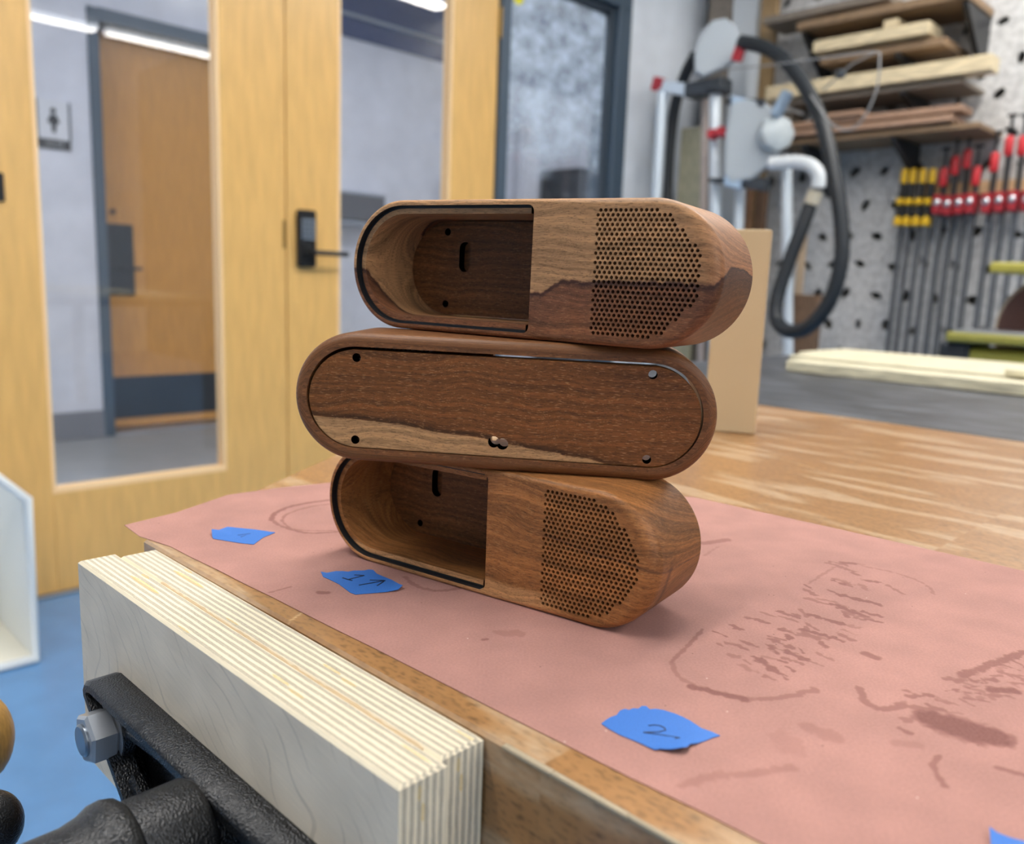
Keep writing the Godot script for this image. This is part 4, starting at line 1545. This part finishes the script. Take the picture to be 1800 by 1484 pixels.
# ---------------------------------------------------------------- other things on the tables
func bench_things():
	var a := on_y(1236, 757, BENCH)
	var b := on_y(1326, 765, BENCH)
	var yaw := atan2(-(b.z - a.z), b.x - a.x)
	var hgt := on_z(1340, 405, b.z).y - BENCH
	var w := (b - a).length()
	var xf := at((a + b) / 2, yaw)
	solo("fibreboard_offcut", "upright tan fibreboard offcut standing behind the stacked enclosures", "board", box_mesh(Vector3(w, hgt, 0.018), 0.0008), mat("fibreboard", "dcc196", 0.8, 0.0, tape_grain, Vector3(60, 60, 60)), xf * at(Vector3(0, hgt / 2 + 0.0005, -0.0095)))
	# dark table behind the bench
	var t := thing("outfeed_table", "long table with worn dark grey top behind the workbench", "table")
	part(t, "top", box_mesh(Vector3(2.2, 0.03, 1.05), 0.002), mat("dark_table_top", "575a61", 0.45, 0.0, grey(15, 256, 0.03, 0.3, 1.0, 5), Vector3(0.9, 2.5, 2.5)), at(Vector3(0.15, BENCH - 0.016, -1.517)))
	for q in [[-0.85, -1.08], [1.15, -1.08], [-0.85, -1.95], [1.15, -1.95]]:
		part(t, "leg", box_mesh(Vector3(0.06, BENCH - 0.031, 0.06), 0.003), mat("dark_table_leg", "3a3c40", 0.5), at(Vector3(q[0], (BENCH - 0.031) / 2, q[1])))
	var pale := mat("pale_planks", "efe6c4", 0.5, 0.0, grain_a, Vector3(1.5, 14, 14))
	var y := BENCH - 0.001
	var put := func(label, x0, x1, z0, z1, y0, y1): solo("pale_strip", label, "wood strip", box_mesh(Vector3(x1 - x0, y1 - y0, absf(z1 - z0)), 0.0015), pale, at(Vector3((x0 + x1) / 2, (y0 + y1) / 2 + 0.0005, (z0 + z1) / 2)), "pale strips on the dark table")
	put.call("long pale wood strip at the front of the pile on the dark table", -0.75, 0.9, -1.47, -1.54, y, y + 0.02)
	put.call("long pale wood strip lying behind the front one on the dark table", -0.79, 0.9, -1.56, -1.66, y, y + 0.024)
	put.call("short pale wood strip on top of the pile on the dark table", -0.40, 0.5, -1.53, -1.60, y + 0.0245, y + 0.036)
	put.call("wide pale board at the back of the dark table", -0.84, 0.9, -1.70, -1.92, y, y + 0.022)
	# white open box on the floor by the doors
	var c := on_y(70, 1163, 0.0)
	var d := thing("white_bin", "white open sided bin standing on the blue floor by the doors", "bin", at(c + Vector3(0, 0, 0.002), 0.0))
	var white := mat("white_plastic", "eceeea", 0.35)
	var tall := on_x(50, 878, c.x).y
	var full := on_x(0, 830, c.x).y
	var side := v2([[0.0, 0.0], [0.0, tall], [-0.09, full + 0.02], [-0.6, full + 0.02], [-0.6, 0.0]])
	var g := G.new()
	# outline in (z, y): 0 is the near edge beside the bench, running away to -z is hidden, so it runs to +z
	var sv := v2([[0.0, 0.0], [0.55, 0.0], [0.55, full + 0.06], [0.09, full + 0.02], [0.0, tall]])
	var frame := Transform3D(Basis(Vector3(0, 0, 1), Vector3.UP, Vector3(-1, 0, 0)), Vector3(-0.30, 0, 0))
	g.prism(frame, sv, 0.012, 0.002)
	part(d, "back_side", g.mesh(), white)
	g = G.new()
	g.box(at(Vector3(-0.15, 0.008, 0.275)), Vector3(0.29, 0.016, 0.55), 0.002)
	part(d, "bottom", g.mesh(), mat("cream_liner", "e6e1cf", 0.6))
	g = G.new()
	g.box(at(Vector3(-0.15, tall / 2, 0.006)), Vector3(0.30, tall, 0.012), 0.003)
	part(d, "end_side", g.mesh(), white)
	g = G.new()
	g.tube([Vector3(-0.002, 0.01, 0.55), Vector3(-0.002, 0.01, 0.004), Vector3(-0.002, tall, 0.004), Vector3(-0.002, full + 0.02, 0.09), Vector3(-0.002, full + 0.06, 0.55)], 0.012, 8)
	part(d, "rim", g.mesh(), white)

# ---------------------------------------------------------------- tool wall
func tool_wall():
	var rng := RandomNumberGenerator.new()
	rng.seed = 21
	# pegboard: a pale sheet with punched holes, each cell a square with an oval opening
	var g := G.new()
	var cell := 0.13
	var x0 := -2.36
	var front := BACK_Z + 0.012
	for r in 22:
		for c in 30:
			var o := Vector2(x0 + c * cell + (cell / 2 if r % 2 == 1 else 0.0), 0.08 + r * cell)
			if o.x + cell > 1.6:
				continue
			var hc := o + Vector2(cell, cell) * 0.5 + Vector2(rng.randf_range(-0.012, 0.012), rng.randf_range(-0.012, 0.012))
			var ang := rng.randf() * PI
			var ra := rng.randf_range(0.023, 0.030)
			var rbb := rng.randf_range(0.013, 0.020)
			var hole := []
			for k in 12:
				var e := Vector2(cos(TAU * k / 12.0) * ra, sin(TAU * k / 12.0) * rbb).rotated(ang)
				hole.append(hc + e)
			var first := 0          # start with the hole point nearest to the direction of the first corner
			var best := 1e9
			for k in 12:
				var dd := absf(angle_difference((hole[k] - hc).angle(), -PI * 0.75))
				if dd < best:
					best = dd
					first = k
			var q := [o, o + Vector2(cell, 0), o + Vector2(cell, cell), o + Vector2(0, cell)]
			var P := func(p: Vector2, z: float): return Vector3(p.x, p.y, z)
			for s in 4:
				for m in 3:
					g.tri(P.call(q[s], front), P.call(hole[(first + s * 3 + m + 1) % 12], front), P.call(hole[(first + s * 3 + m) % 12], front))
				g.tri(P.call(q[s], front), P.call(q[(s + 1) % 4], front), P.call(hole[(first + s * 3 + 3) % 12], front))
			for k in 12:
				var a: Vector2 = hole[k]
				var b: Vector2 = hole[(k + 1) % 12]
				g.quad(P.call(b, front - 0.02), P.call(a, front - 0.02), P.call(a, front), P.call(b, front))
	var w := solo("pegboard", "pale grey pegboard wall panel with dark oval holes", "pegboard", g.mesh(), mat("pegboard_paint", "dddcd9", 0.75, 0.0, grey(16, 256, 0.05, 0.78, 1.0, 4), Vector3(2.2, 2.2, 2.2)))
	# lumber on brackets; y is the underside, pixels give the ends of the front lower edge
	var z := -3.4
	var lumber := func(label, px0, px1, py, h, deep, m, zz, called := "shelf_board"):
		var a := on_z(px0, py[0], zz)
		var b := on_z(px1, py[1], zz)
		var y: float = (a.y + b.y) / 2
		return solo(called, label, "board", box_mesh(Vector3(b.x - a.x, h, deep), 0.002), m, at(Vector3((a.x + b.x) / 2, y + h / 2, zz - deep / 2)), "lumber on the wall brackets")
	var brown := mat("brown_board", "a98a68", 0.6, 0.0, grain_b, Vector3(1.2, 14, 14))
	var pale := mat("pine_board", "f6e2b8", 0.55, 0.0, grain_a, Vector3(1.2, 12, 12))
	var pink := mat("cedar_board", "c9a184", 0.6, 0.0, grain_b, Vector3(1.2, 16, 16))
	var grey_b := mat("grey_board", "9c8f80", 0.65, 0.0, grain_b, Vector3(1.2, 16, 16))
	var s0 = lumber.call("brown shelf board on the highest brackets", 1400, 1700, [48, 0], 0.03, 0.3, brown, z)
	lumber.call("dark plank lying on the highest shelf board", 1340, 1560, [38, 5], 0.03, 0.2, grey_b, z - 0.06)
	lumber.call("thick pale pine board above the long pine beam", 1428, 1632, [92, 58], 0.044, 0.14, pale, z)
	lumber.call("short pine block on the thick pale board", 1552, 1578, [50, 46], 0.03, 0.1, pale, z - 0.02)
	var s1 = lumber.call("brown board carrying the thick pine board", 1440, 1660, [112, 80], 0.03, 0.28, brown, z - 0.03)
	lumber.call("long pale pine beam with a square end", 1345, 1740, [168, 132], 0.055, 0.09, pale, z)
	var s2 = lumber.call("grey board carrying the long pine beam", 1380, 1690, [180, 152], 0.018, 0.26, grey_b, z - 0.03)
	lumber.call("reddish board, upper of the two lowest", 1385, 1690, [222, 200], 0.024, 0.12, pink, z - 0.01)
	lumber.call("reddish board, lower of the two lowest", 1375, 1672, [240, 214], 0.024, 0.16, pink, z)
	var s3 = lumber.call("brown board on the lowest brackets", 1360, 1720, [254, 228], 0.02, 0.28, brown, z - 0.02)
	lumber.call("short curved reddish offcut on the lowest boards", 1450, 1515, [208, 202], 0.02, 0.08, pink, z + 0.01)
	lumber.call("grey brown board at the left of the lowest brackets", 1300, 1390, [232, 222], 0.06, 0.12, grey_b, z - 0.08)
	var black := mat("black_bracket", "1f2022", 0.45)
	for q in [[s0, "bracket under the highest shelf board, near its square end", 1730, 0.03, 0.2], [s0, "bracket under the highest shelf board, near the corner of the room", 1462, 0.03, 0.17], [s1, "bracket under the board with the thick pine", 1625, 0.03, 0.09], [s2, "bracket under the board with the long pine beam", 1640, 0.018, 0.09], [s3, "bracket under the lowest boards, near the clamps", 1632, 0.02, 0.12], [s3, "bracket under the lowest boards, near the hose", 1480, 0.02, 0.17]]:
		var p := Vector3(on_z(q[2], 100, front + 0.001).x, q[0].position.y - q[3] / 2 - 0.003, front + 0.001)
		g = G.new()
		var dy: float = q[4]
		g.prism(Transform3D(Basis(Vector3(0, 0, 1), Vector3.UP, Vector3.LEFT), p), v2([[0.0, -dy - 0.02], [0.03, -dy], [0.27, -0.012], [0.27, 0.0], [0.0, 0.0]]), 0.022, 0.002)
		solo("shelf_bracket", "black steel " + q[1], "bracket", g.mesh(), black, Transform3D(), "black shelf brackets")
	# bar clamps
	var red := mat("clamp_red", "c42b32", 0.4)
	var yellow := mat("clamp_yellow", "e0b21c", 0.45)
	var bar := mat("clamp_bar", "8f9194", 0.35, 0.7, grain_b, Vector3(30, 3, 30))
	var zinc := mat("clamp_zinc", "c9ccd0", 0.3, 0.9)
	var zc := BACK_Z + 0.09
	var ra := on_z(1640, 332, zc)
	var rb2 := on_z(1812, 322, zc)
	var rk := thing("clamp_rack", "narrow tan wood rail behind the red bar clamps", "rack", at(Vector3((ra.x + rb2.x) / 2, (ra.y + rb2.y) / 2, zc - 0.055)))
	part(rk, "rail", box_mesh(Vector3(0.9, 0.05, 0.02), 0.002), mat("rail_wood", "d9b48a", 0.6), at(Vector3(0.2, 0, 0)))
	for s in [-0.2, 0.5]:
		part(rk, "mount", box_mesh(Vector3(0.03, 0.05, 0.012), 0.002), mat("rail_wood", "d9b48a", 0.6), at(Vector3(s, 0, -0.0165)))
	var reds := [[1661, 312, 1654, 360], [1680, 292, 1673, 362], [1702, 280, 1692, 360], [1718, 310, 1711, 358], [1749, 286, 1741, 358], [1778, 257, 1760, 356], [1800, 257, 1784, 354], [1822, 290, 1808, 354]]
	for i in reds.size():
		var q: Array = reds[i]
		var h := on_z(q[0], q[1], zc)
		var j := on_z(q[2], q[3], zc)
		var cx := (h.x + j.x) / 2
		var names := ["next to the yellow clamps", "second from the yellow clamps", "third from the yellow clamps", "fourth from the yellow clamps", "fifth from the yellow clamps", "sixth from the yellow clamps", "seventh from the yellow clamps", "eighth from the yellow clamps"]
		var t := thing("red_bar_clamp", "long steel bar clamp with red handle and jaw, %s" % names[i], "clamp", at(Vector3(cx, j.y, zc)), "red bar clamps on the pegboard")
		var hy := h.y - j.y
		part(t, "bar", box_mesh(Vector3(0.012, 1.0 + hy, 0.028), 0.001), bar, at(Vector3(0, (hy - 1.0) / 2, -0.01)))
		g = G.new()
		g.lathe(at(Vector3(0, hy - 0.036, 0.012)), [[0.0, 0.0], [0.013, 0.0], [0.0165, 0.008], [0.0165, 0.062], [0.012, 0.072], [0.0, 0.073]], 10)
		part(t, "handle", g.mesh(), red)
		g = G.new()
		g.tube([Vector3(0, 0.01, 0.012), Vector3(0, hy + 0.11, 0.012)], 0.006, 8)
		g.tube([Vector3(-0.017, hy + 0.11, 0.012), Vector3(0.017, hy + 0.11, 0.012)], 0.006, 8)
		part(t, "screw", g.mesh(), mat("black_metal", "1b1d20", 0.35, 0.3))
		g = G.new()
		g.prism(at(Vector3(0, 0, 0.02)), v2([[-0.015, -0.04], [0.015, -0.04], [0.019, -0.01], [0.017, 0.035], [-0.017, 0.035], [-0.019, -0.01]]), 0.07, 0.004)
		part(t, "jaw", g.mesh(), mat("jaw_red", "9e1f28", 0.45))
		g = G.new()
		g.lathe(along(Vector3.BACK, Vector3(0, 0.004, 0.055)), [[0.0, 0.0], [0.013, 0.0], [0.013, 0.004], [0.006, 0.008], [0.0, 0.008]], 14)
		part(t, "jaw_pad", g.mesh(), zinc)
	var yel := [1594, 1609, 1626, 1643]
	for i in 4:
		var h := on_z(yel[i], 311, zc)
		var j := on_z(yel[i] - 6, 356, zc)
		var k2 := on_z(yel[i] - 12, 390, zc)
		var names := ["farthest from the red clamps", "second from the bare pegboard", "third from the bare pegboard", "next to the red clamps"]
		var t := thing("yellow_bar_clamp", "steel bar clamp with yellow handle and jaws, %s" % names[i], "clamp", at(Vector3(j.x, j.y, zc + 0.02)), "yellow bar clamps on the pegboard")
		part(t, "bar", box_mesh(Vector3(0.01, 0.95, 0.024), 0.001), bar, at(Vector3(0, -0.36, -0.02)))
		g = G.new()
		g.lathe(at(Vector3(0, h.y - j.y - 0.03, 0)), [[0.0, 0.0], [0.012, 0.0], [0.0145, 0.012], [0.0145, 0.05], [0.011, 0.06], [0.0, 0.061]], 10)
		part(t, "handle", g.mesh(), yellow)
		part(t, "handle_collar", box_mesh(Vector3(0.022, 0.06, 0.03), 0.004), mat("clamp_black", "1d1d1c", 0.5), at(Vector3(0, 0.045, 0)))
		part(t, "trigger_body", box_mesh(Vector3(0.025, 0.05, 0.04), 0.004), mat("clamp_black", "1d1d1c", 0.5), at(Vector3(0, -0.04, 0.005)))
		g = G.new()
		g.box(at(Vector3(0, 0.0, 0.004)), Vector3(0.027, 0.026, 0.05), 0.005)
		part(t, "upper_jaw", g.mesh(), yellow)
		g = G.new()
		g.prism(at(Vector3(0, k2.y - j.y, 0.006)), v2([[-0.014, -0.018], [0.012, -0.018], [0.013, 0.012], [0.0, 0.022], [-0.014, 0.008]]), 0.05, 0.004)
		part(t, "lower_jaw", g.mesh(), yellow)
	# boards and posts leaning in the corner
	var leaner := func(label, px0, px1, y_top, m, zz, called := "leaning_board"):
		var a := on_z(px0, 300, zz)
		var b := on_z(px1, 300, zz)
		solo(called, label, "board", box_mesh(Vector3(b.x - a.x, y_top, 0.03), 0.002), m, at(Vector3((a.x + b.x) / 2, y_top / 2 + 0.002, zz)), "boards standing in the corner")
	var t0 := on_z(1215, 226, -3.45).y
	leaner.call("cream board standing in the corner left of the saw column", 1196, 1236, t0, mat("cream_board", "cfc8a8", 0.6, 0.0, grain_a, Vector3(12, 1.5, 12)), -3.45)
	leaner.call("tall brown board in the corner by the white wall", 1230, 1268, 2.75, grey_b, -3.62)
	leaner.call("tall white board in the corner between the brown boards", 1270, 1312, 2.75, mat("white_board", "c6cacc", 0.6), -3.62)
	leaner.call("tall yellowish pine board behind the hose", 1318, 1345, 2.75, mat("tall_pine", "b89768", 0.6, 0.0, grain_b, Vector3(14, 1.2, 14)), -3.6)
	leaner.call("white plank between the guard and the pine board", 1302, 1318, on_z(1310, 95, -3.5).y, mat("white_board", "c6cacc", 0.6), -3.5)
	leaner.call("short reddish stick behind the saw column", 1310, 1326, on_z(1318, 330, -3.4).y, mat("red_stick", "9a6f4c", 0.6, 0.0, grain_b, Vector3(14, 1.2, 14)), -3.4)
	leaner.call("short brown stick beside the reddish one", 1334, 1352, on_z(1342, 335, -3.42).y, mat("brown_stick", "7d5b3e", 0.6, 0.0, grain_b, Vector3(14, 1.2, 14)), -3.42)
	leaner.call("pale strip leaning behind the hose loop", 1418, 1428, on_z(1420, 360, -3.5).y, mat("pale_strip_lean", "b9a184", 0.6), -3.5)
	leaner.call("wide brown panel standing under the hose loop", 1415, 1466, on_z(1440, 520, -3.3).y, mat("brown_panel", "8e6f55", 0.6, 0.0, grain_b, Vector3(12, 1.2, 12)), -3.3)


# ---------------------------------------------------------------- vertical panel saw with its dust hose
func panel_saw():
	var galv := mat("galvanised_tube", "dfe8ee", 0.3, 0.35)
	var light := mat("saw_grey", "a9b1b6", 0.45)
	var blue := mat("saw_blue_grey", "9fb4c8", 0.4, 0.2)
	var red := mat("saw_red", "b8323c", 0.45)
	var dark := mat("saw_dark", "3a4046", 0.45)
	var z := -3.2
	var base := on_z(1290, 640, z)
	var t := thing("panel_saw", "tall panel saw with white tube frame, grey guards and red fittings", "saw")
	var tube := func(n, a, b, r, m): 
		var g := G.new()
		g.tube([a, b], r, 14)
		part(t, n, g.mesh(), m)
	var P := func(px, py, zz = -3.2): return on_z(px, py, zz)
	var down := func(p: Vector3): return Vector3(p.x + 0.03, 0.0, p.z)
	var a: Vector3 = P.call(1166, 158)
	tube.call("frame_tube", a, Vector3(a.x, 0.0, a.z), 0.026, galv)
	a = P.call(1258, 142)
	tube.call("frame_tube", a, Vector3(P.call(1290, 345).x + 0.02, 0.0, a.z), 0.027, galv)
	a = P.call(1240, 155, -3.28)
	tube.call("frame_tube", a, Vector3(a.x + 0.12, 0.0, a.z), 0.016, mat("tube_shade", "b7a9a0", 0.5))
	a = P.call(1383, 295)
	tube.call("frame_tube", a, Vector3(P.call(1400, 640).x + 0.03, 0.0, a.z), 0.022, galv)
	a = P.call(1302, 330, -3.25)
	tube.call("frame_tube", a, Vector3(a.x + 0.04, 0.0, a.z), 0.022, galv)
	var g := G.new()
	g.between(P.call(1168, 152), P.call(1215, 160), 0.05, 0.05, Vector3.UP, 0.004)
	part(t, "top_beam", g.mesh(), galv)
	g = G.new()
	g.between(P.call(1212, 162), P.call(1278, 150), 0.06, 0.09, Vector3.UP, 0.006)
	part(t, "head_block", g.mesh(), dark)
	g = G.new()
	g.between(P.call(1152, 148), P.call(1164, 150), 0.058, 0.058, Vector3.UP, 0.004)
	part(t, "end_cap", g.mesh(), red)
	# fan shaped guard
	g = G.new()
	var c: Vector3 = P.call(1262, 82, -3.16)
	var k := 3.35 / FOCAL * 1.02
	var poly := PackedVector2Array()
	for q in [[-38, 42], [-40, 0], [-30, -24], [-12, -42], [10, -45], [28, -32], [38, -4], [36, 22], [8, 40], [-22, 52]]:
		poly.append(Vector2(q[0], -q[1]) * k)
	poly.reverse()
	if Geometry2D.is_polygon_clockwise(poly):
		poly.reverse()
	g.prism(at(c, 0.5), poly, 0.05, 0.006)
	part(t, "fan_guard", g.mesh(), light)
	g = G.new()
	g.between(P.call(1294, 108, -3.12), P.call(1304, 78, -3.12), 0.03, 0.04, Vector3.BACK, 0.004)
	part(t, "guard_clip", g.mesh(), red)
	# saw carriage: many sided plate with motor
	c = P.call(1330, 236, -3.14)
	poly = PackedVector2Array()
	for q in [[-46, -52], [-20, -58], [12, -50], [44, -24], [50, 12], [34, 46], [0, 76], [-36, 82], [-50, 66], [-52, 0]]:
		poly.append(Vector2(q[0], -q[1]) * k)
	if Geometry2D.is_polygon_clockwise(poly):
		poly.reverse()
	g = G.new()
	g.prism(at(c, 0.4), poly, 0.05, 0.008)
	part(t, "carriage_plate", g.mesh(), light)
	g = G.new()
	g.prism(at(c + Vector3(-0.055, 0.0, 0.03), 0.4), v2([[-0.05, -0.2], [0.02, -0.22], [0.035, 0.13], [-0.045, 0.15]]), 0.03, 0.005)
	part(t, "carriage_slide", g.mesh(), blue)
	g = G.new()
	g.lathe(along(Vector3(0.9, 0.15, 0.6), P.call(1368, 232, -3.12)), [[0.0, -0.06], [0.065, -0.06], [0.07, -0.04], [0.07, 0.0], [0.05, 0.015], [0.0, 0.022]], 8)
	part(t, "motor", g.mesh(), mat("motor_grey", "b9c2c5", 0.45))
	g = G.new()
	g.between(P.call(1362, 205, -3.1), P.call(1386, 160, -3.1), 0.05, 0.035, Vector3.BACK, 0.012)
	part(t, "handle", g.mesh(), blue)
	for q in [[1252, 236], [1268, 232], [1282, 236]]:
		g = G.new()
		g.lathe(along(Vector3(0.2, 0.0, 1.0), P.call(q[0], q[1], -3.12)), [[0.0, -0.03], [0.022, -0.03], [0.024, 0.0], [0.018, 0.02], [0.0, 0.022]], 12)
		part(t, "red_knob", g.mesh(), red)
	g = G.new()
	g.between(P.call(1246, 150, -3.13), P.call(1275, 158, -3.13), 0.02, 0.03, Vector3.UP, 0.004)
	g.between(P.call(1280, 178, -3.13), P.call(1345, 182, -3.13), 0.03, 0.03, Vector3.UP, 0.004)
	part(t, "rail_bracket", g.mesh(), dark)
	g = G.new()
	g.between(P.call(1295, 318, -3.15), P.call(1350, 326, -3.15), 0.05, 0.05, Vector3.UP, 0.006)
	part(t, "lower_bracket", g.mesh(), dark)
	g = G.new()
	g.between(P.call(1252, 318, -3.14), P.call(1296, 318, -3.14), 0.018, 0.06, Vector3.UP, 0.003)
	part(t, "tube_collar", g.mesh(), dark)
	g = G.new()
	g.tube(curve([P.call(1355, 288, -3.12), P.call(1395, 285, -3.12), P.call(1422, 289, -3.12), P.call(1438, 306, -3.12), P.call(1438, 330, -3.12)], 6), 0.026, 14)
	part(t, "dust_elbow", g.mesh(), mat("elbow_white", "e3e8ea", 0.35))
	g = G.new()
	g.tube([P.call(1434, 336, -3.12), P.call(1426, 358, -3.12)], 0.028, 12)
	part(t, "hose_cuff", g.mesh(), mat("cuff_cream", "cfc5ad", 0.5))
	# black hose
	var pts := []
	for q in [[1424, 362, -3.12], [1408, 405, -3.1], [1385, 465, -3.08], [1366, 525, -3.06], [1366, 565, -3.04], [1390, 583, -3.0], [1425, 572, -2.98], [1458, 530, -2.98], [1477, 470, -2.98], [1480, 410, -2.98], [1471, 330, -2.98], [1452, 240, -3.0], [1425, 170, -3.04], [1385, 112, -3.08], [1345, 84, -3.1], [1303, 74, -3.12]]:
		pts.append(on_z(q[0], q[1], q[2]))
	g = G.new()
	var path := curve(pts, 8)
	var radii := []
	for i in path.size():
		radii.append(0.0262 + (0.0016 if i % 2 == 0 else 0.0))
	g.tube(path, radii, 14)
	solo("dust_hose", "thick black dust hose looping down beside the panel saw", "hose", g.mesh(), mat("hose_black", "1d2226", 0.45))
	pts = []
	for q in [[1222, 98, -3.3], [1205, 130, -3.34], [1188, 180, -3.36], [1178, 250, -3.36], [1173, 330, -3.36], [1172, 420, -3.36]]:
		pts.append(on_z(q[0], q[1], q[2]))
	pts.append(Vector3(pts[-1].x, 0.03, pts[-1].z))
	g = G.new()
	g.tube(curve(pts, 6), 0.026, 12)
	solo("dust_hose", "black hose hanging behind the left tube of the panel saw", "hose", g.mesh(), mat("hose_black", "1d2226", 0.45))
	# thin cable slung from the saw head
	pts = []
	for q in [[1268, 122, -3.1], [1340, 116, -3.0], [1450, 102, -2.95], [1536, 92, -2.95], [1546, 106, -2.95], [1540, 160, -2.95], [1516, 210, -2.95], [1490, 229, -2.95], [1462, 218, -2.95], [1440, 190, -2.97], [1425, 168, -3.0]]:
		pts.append(on_z(q[0], q[1], q[2]))
	var cb := thing("power_cable", "thin grey cable slung in a loop from the saw head, with a black clip", "cable")
	g = G.new()
	g.tube(curve(pts, 6), 0.0032, 6)
	part(cb, "cable", g.mesh(), mat("cable_grey", "8f9090", 0.5))
	pts = []
	for q in [[1536, 94, -2.95], [1500, 112, -2.96], [1478, 130, -2.97], [1448, 158, -3.0]]:
		pts.append(on_z(q[0], q[1], q[2]))
	g = G.new()
	g.tube(curve(pts, 5), 0.0028, 6)
	part(cb, "cord", g.mesh(), mat("cable_grey", "8f9090", 0.5))
	part(cb, "clip", box_mesh(Vector3(0.03, 0.03, 0.02), 0.005), dark, at(pts[2]))


# ---------------------------------------------------------------- disc sander on its stand
func sander():
	var olive := mat("sander_olive", "a39b40", 0.45)
	var z := -2.7
	var a := on_z(1688, 590, z)
	var t := thing("disc_sander", "olive green disc sander with brown abrasive disc on a dark stand", "sander", at(Vector3(a.x, 0, z)))
	var y := a.y
	var wide := 0.46
	part(t, "work_table", box_mesh(Vector3(wide, 0.028, 0.26), 0.006), mat("sander_table", "8f8a3c", 0.4), at(Vector3(wide / 2, y, 0.0)))
	part(t, "table_top", box_mesh(Vector3(wide - 0.02, 0.006, 0.24), 0.002), mat("sander_steel", "aeb1b4", 0.3, 0.8), at(Vector3(wide / 2 + 0.005, y + 0.0175, 0.0)))
	var r := 0.155
	var cx := on_z(1822, 590, z).x - a.x
	var g := G.new()
	g.lathe(along(Vector3(-0.25, 0.0, 1.0), Vector3(cx, y + 0.02, -0.16)), [[0.0, 0.0], [r, 0.0], [r, 0.012], [0.0, 0.012]], 48)
	part(t, "abrasive_disc", g.mesh(), mat("abrasive", "7d5a52", 0.9, 0.0, speckle, Vector3(120, 120, 120)))
	g = G.new()
	g.lathe(along(Vector3(-0.25, 0.0, 1.0), Vector3(cx + 0.004, y + 0.02, -0.18)), [[0.0, 0.0], [r + 0.014, 0.0], [r + 0.014, 0.018], [0.0, 0.018]], 48)
	part(t, "disc_rim", g.mesh(), mat("rim_tan", "a89a84", 0.5))
	var u := on_z(1738, 470, z)
	part(t, "belt_table", box_mesh(Vector3(0.4, 0.03, 0.2), 0.006), olive, at(Vector3(u.x - a.x + 0.2, u.y, -0.1)))
	g = G.new()
	g.prism(at(Vector3(u.x - a.x + 0.22, u.y - 0.06, -0.1)), v2([[-0.14, 0.04], [-0.06, -0.06], [0.16, -0.06], [0.16, 0.045]]), 0.1, 0.004)
	part(t, "belt_arm", g.mesh(), mat("sander_dark", "22262a", 0.5))
	part(t, "motor_box", box_mesh(Vector3(0.34, 0.22, 0.26), 0.012), olive, at(Vector3(cx + 0.02, y - 0.14, -0.04)))
	part(t, "trunnion", box_mesh(Vector3(0.08, 0.09, 0.2), 0.008), mat("sander_dark", "22262a", 0.5), at(Vector3(cx - 0.18, y - 0.06, 0.0)))
	part(t, "spine", box_mesh(Vector3(0.2, 0.5, 0.08), 0.01), mat("sander_dark", "22262a", 0.5), at(Vector3(cx + 0.1, y + 0.05, -0.26)))
	part(t, "stand", box_mesh(Vector3(0.4, y - 0.25, 0.36), 0.01), mat("stand_grey", "34383c", 0.5), at(Vector3(cx + 0.02, (y - 0.25) / 2, -0.06)))
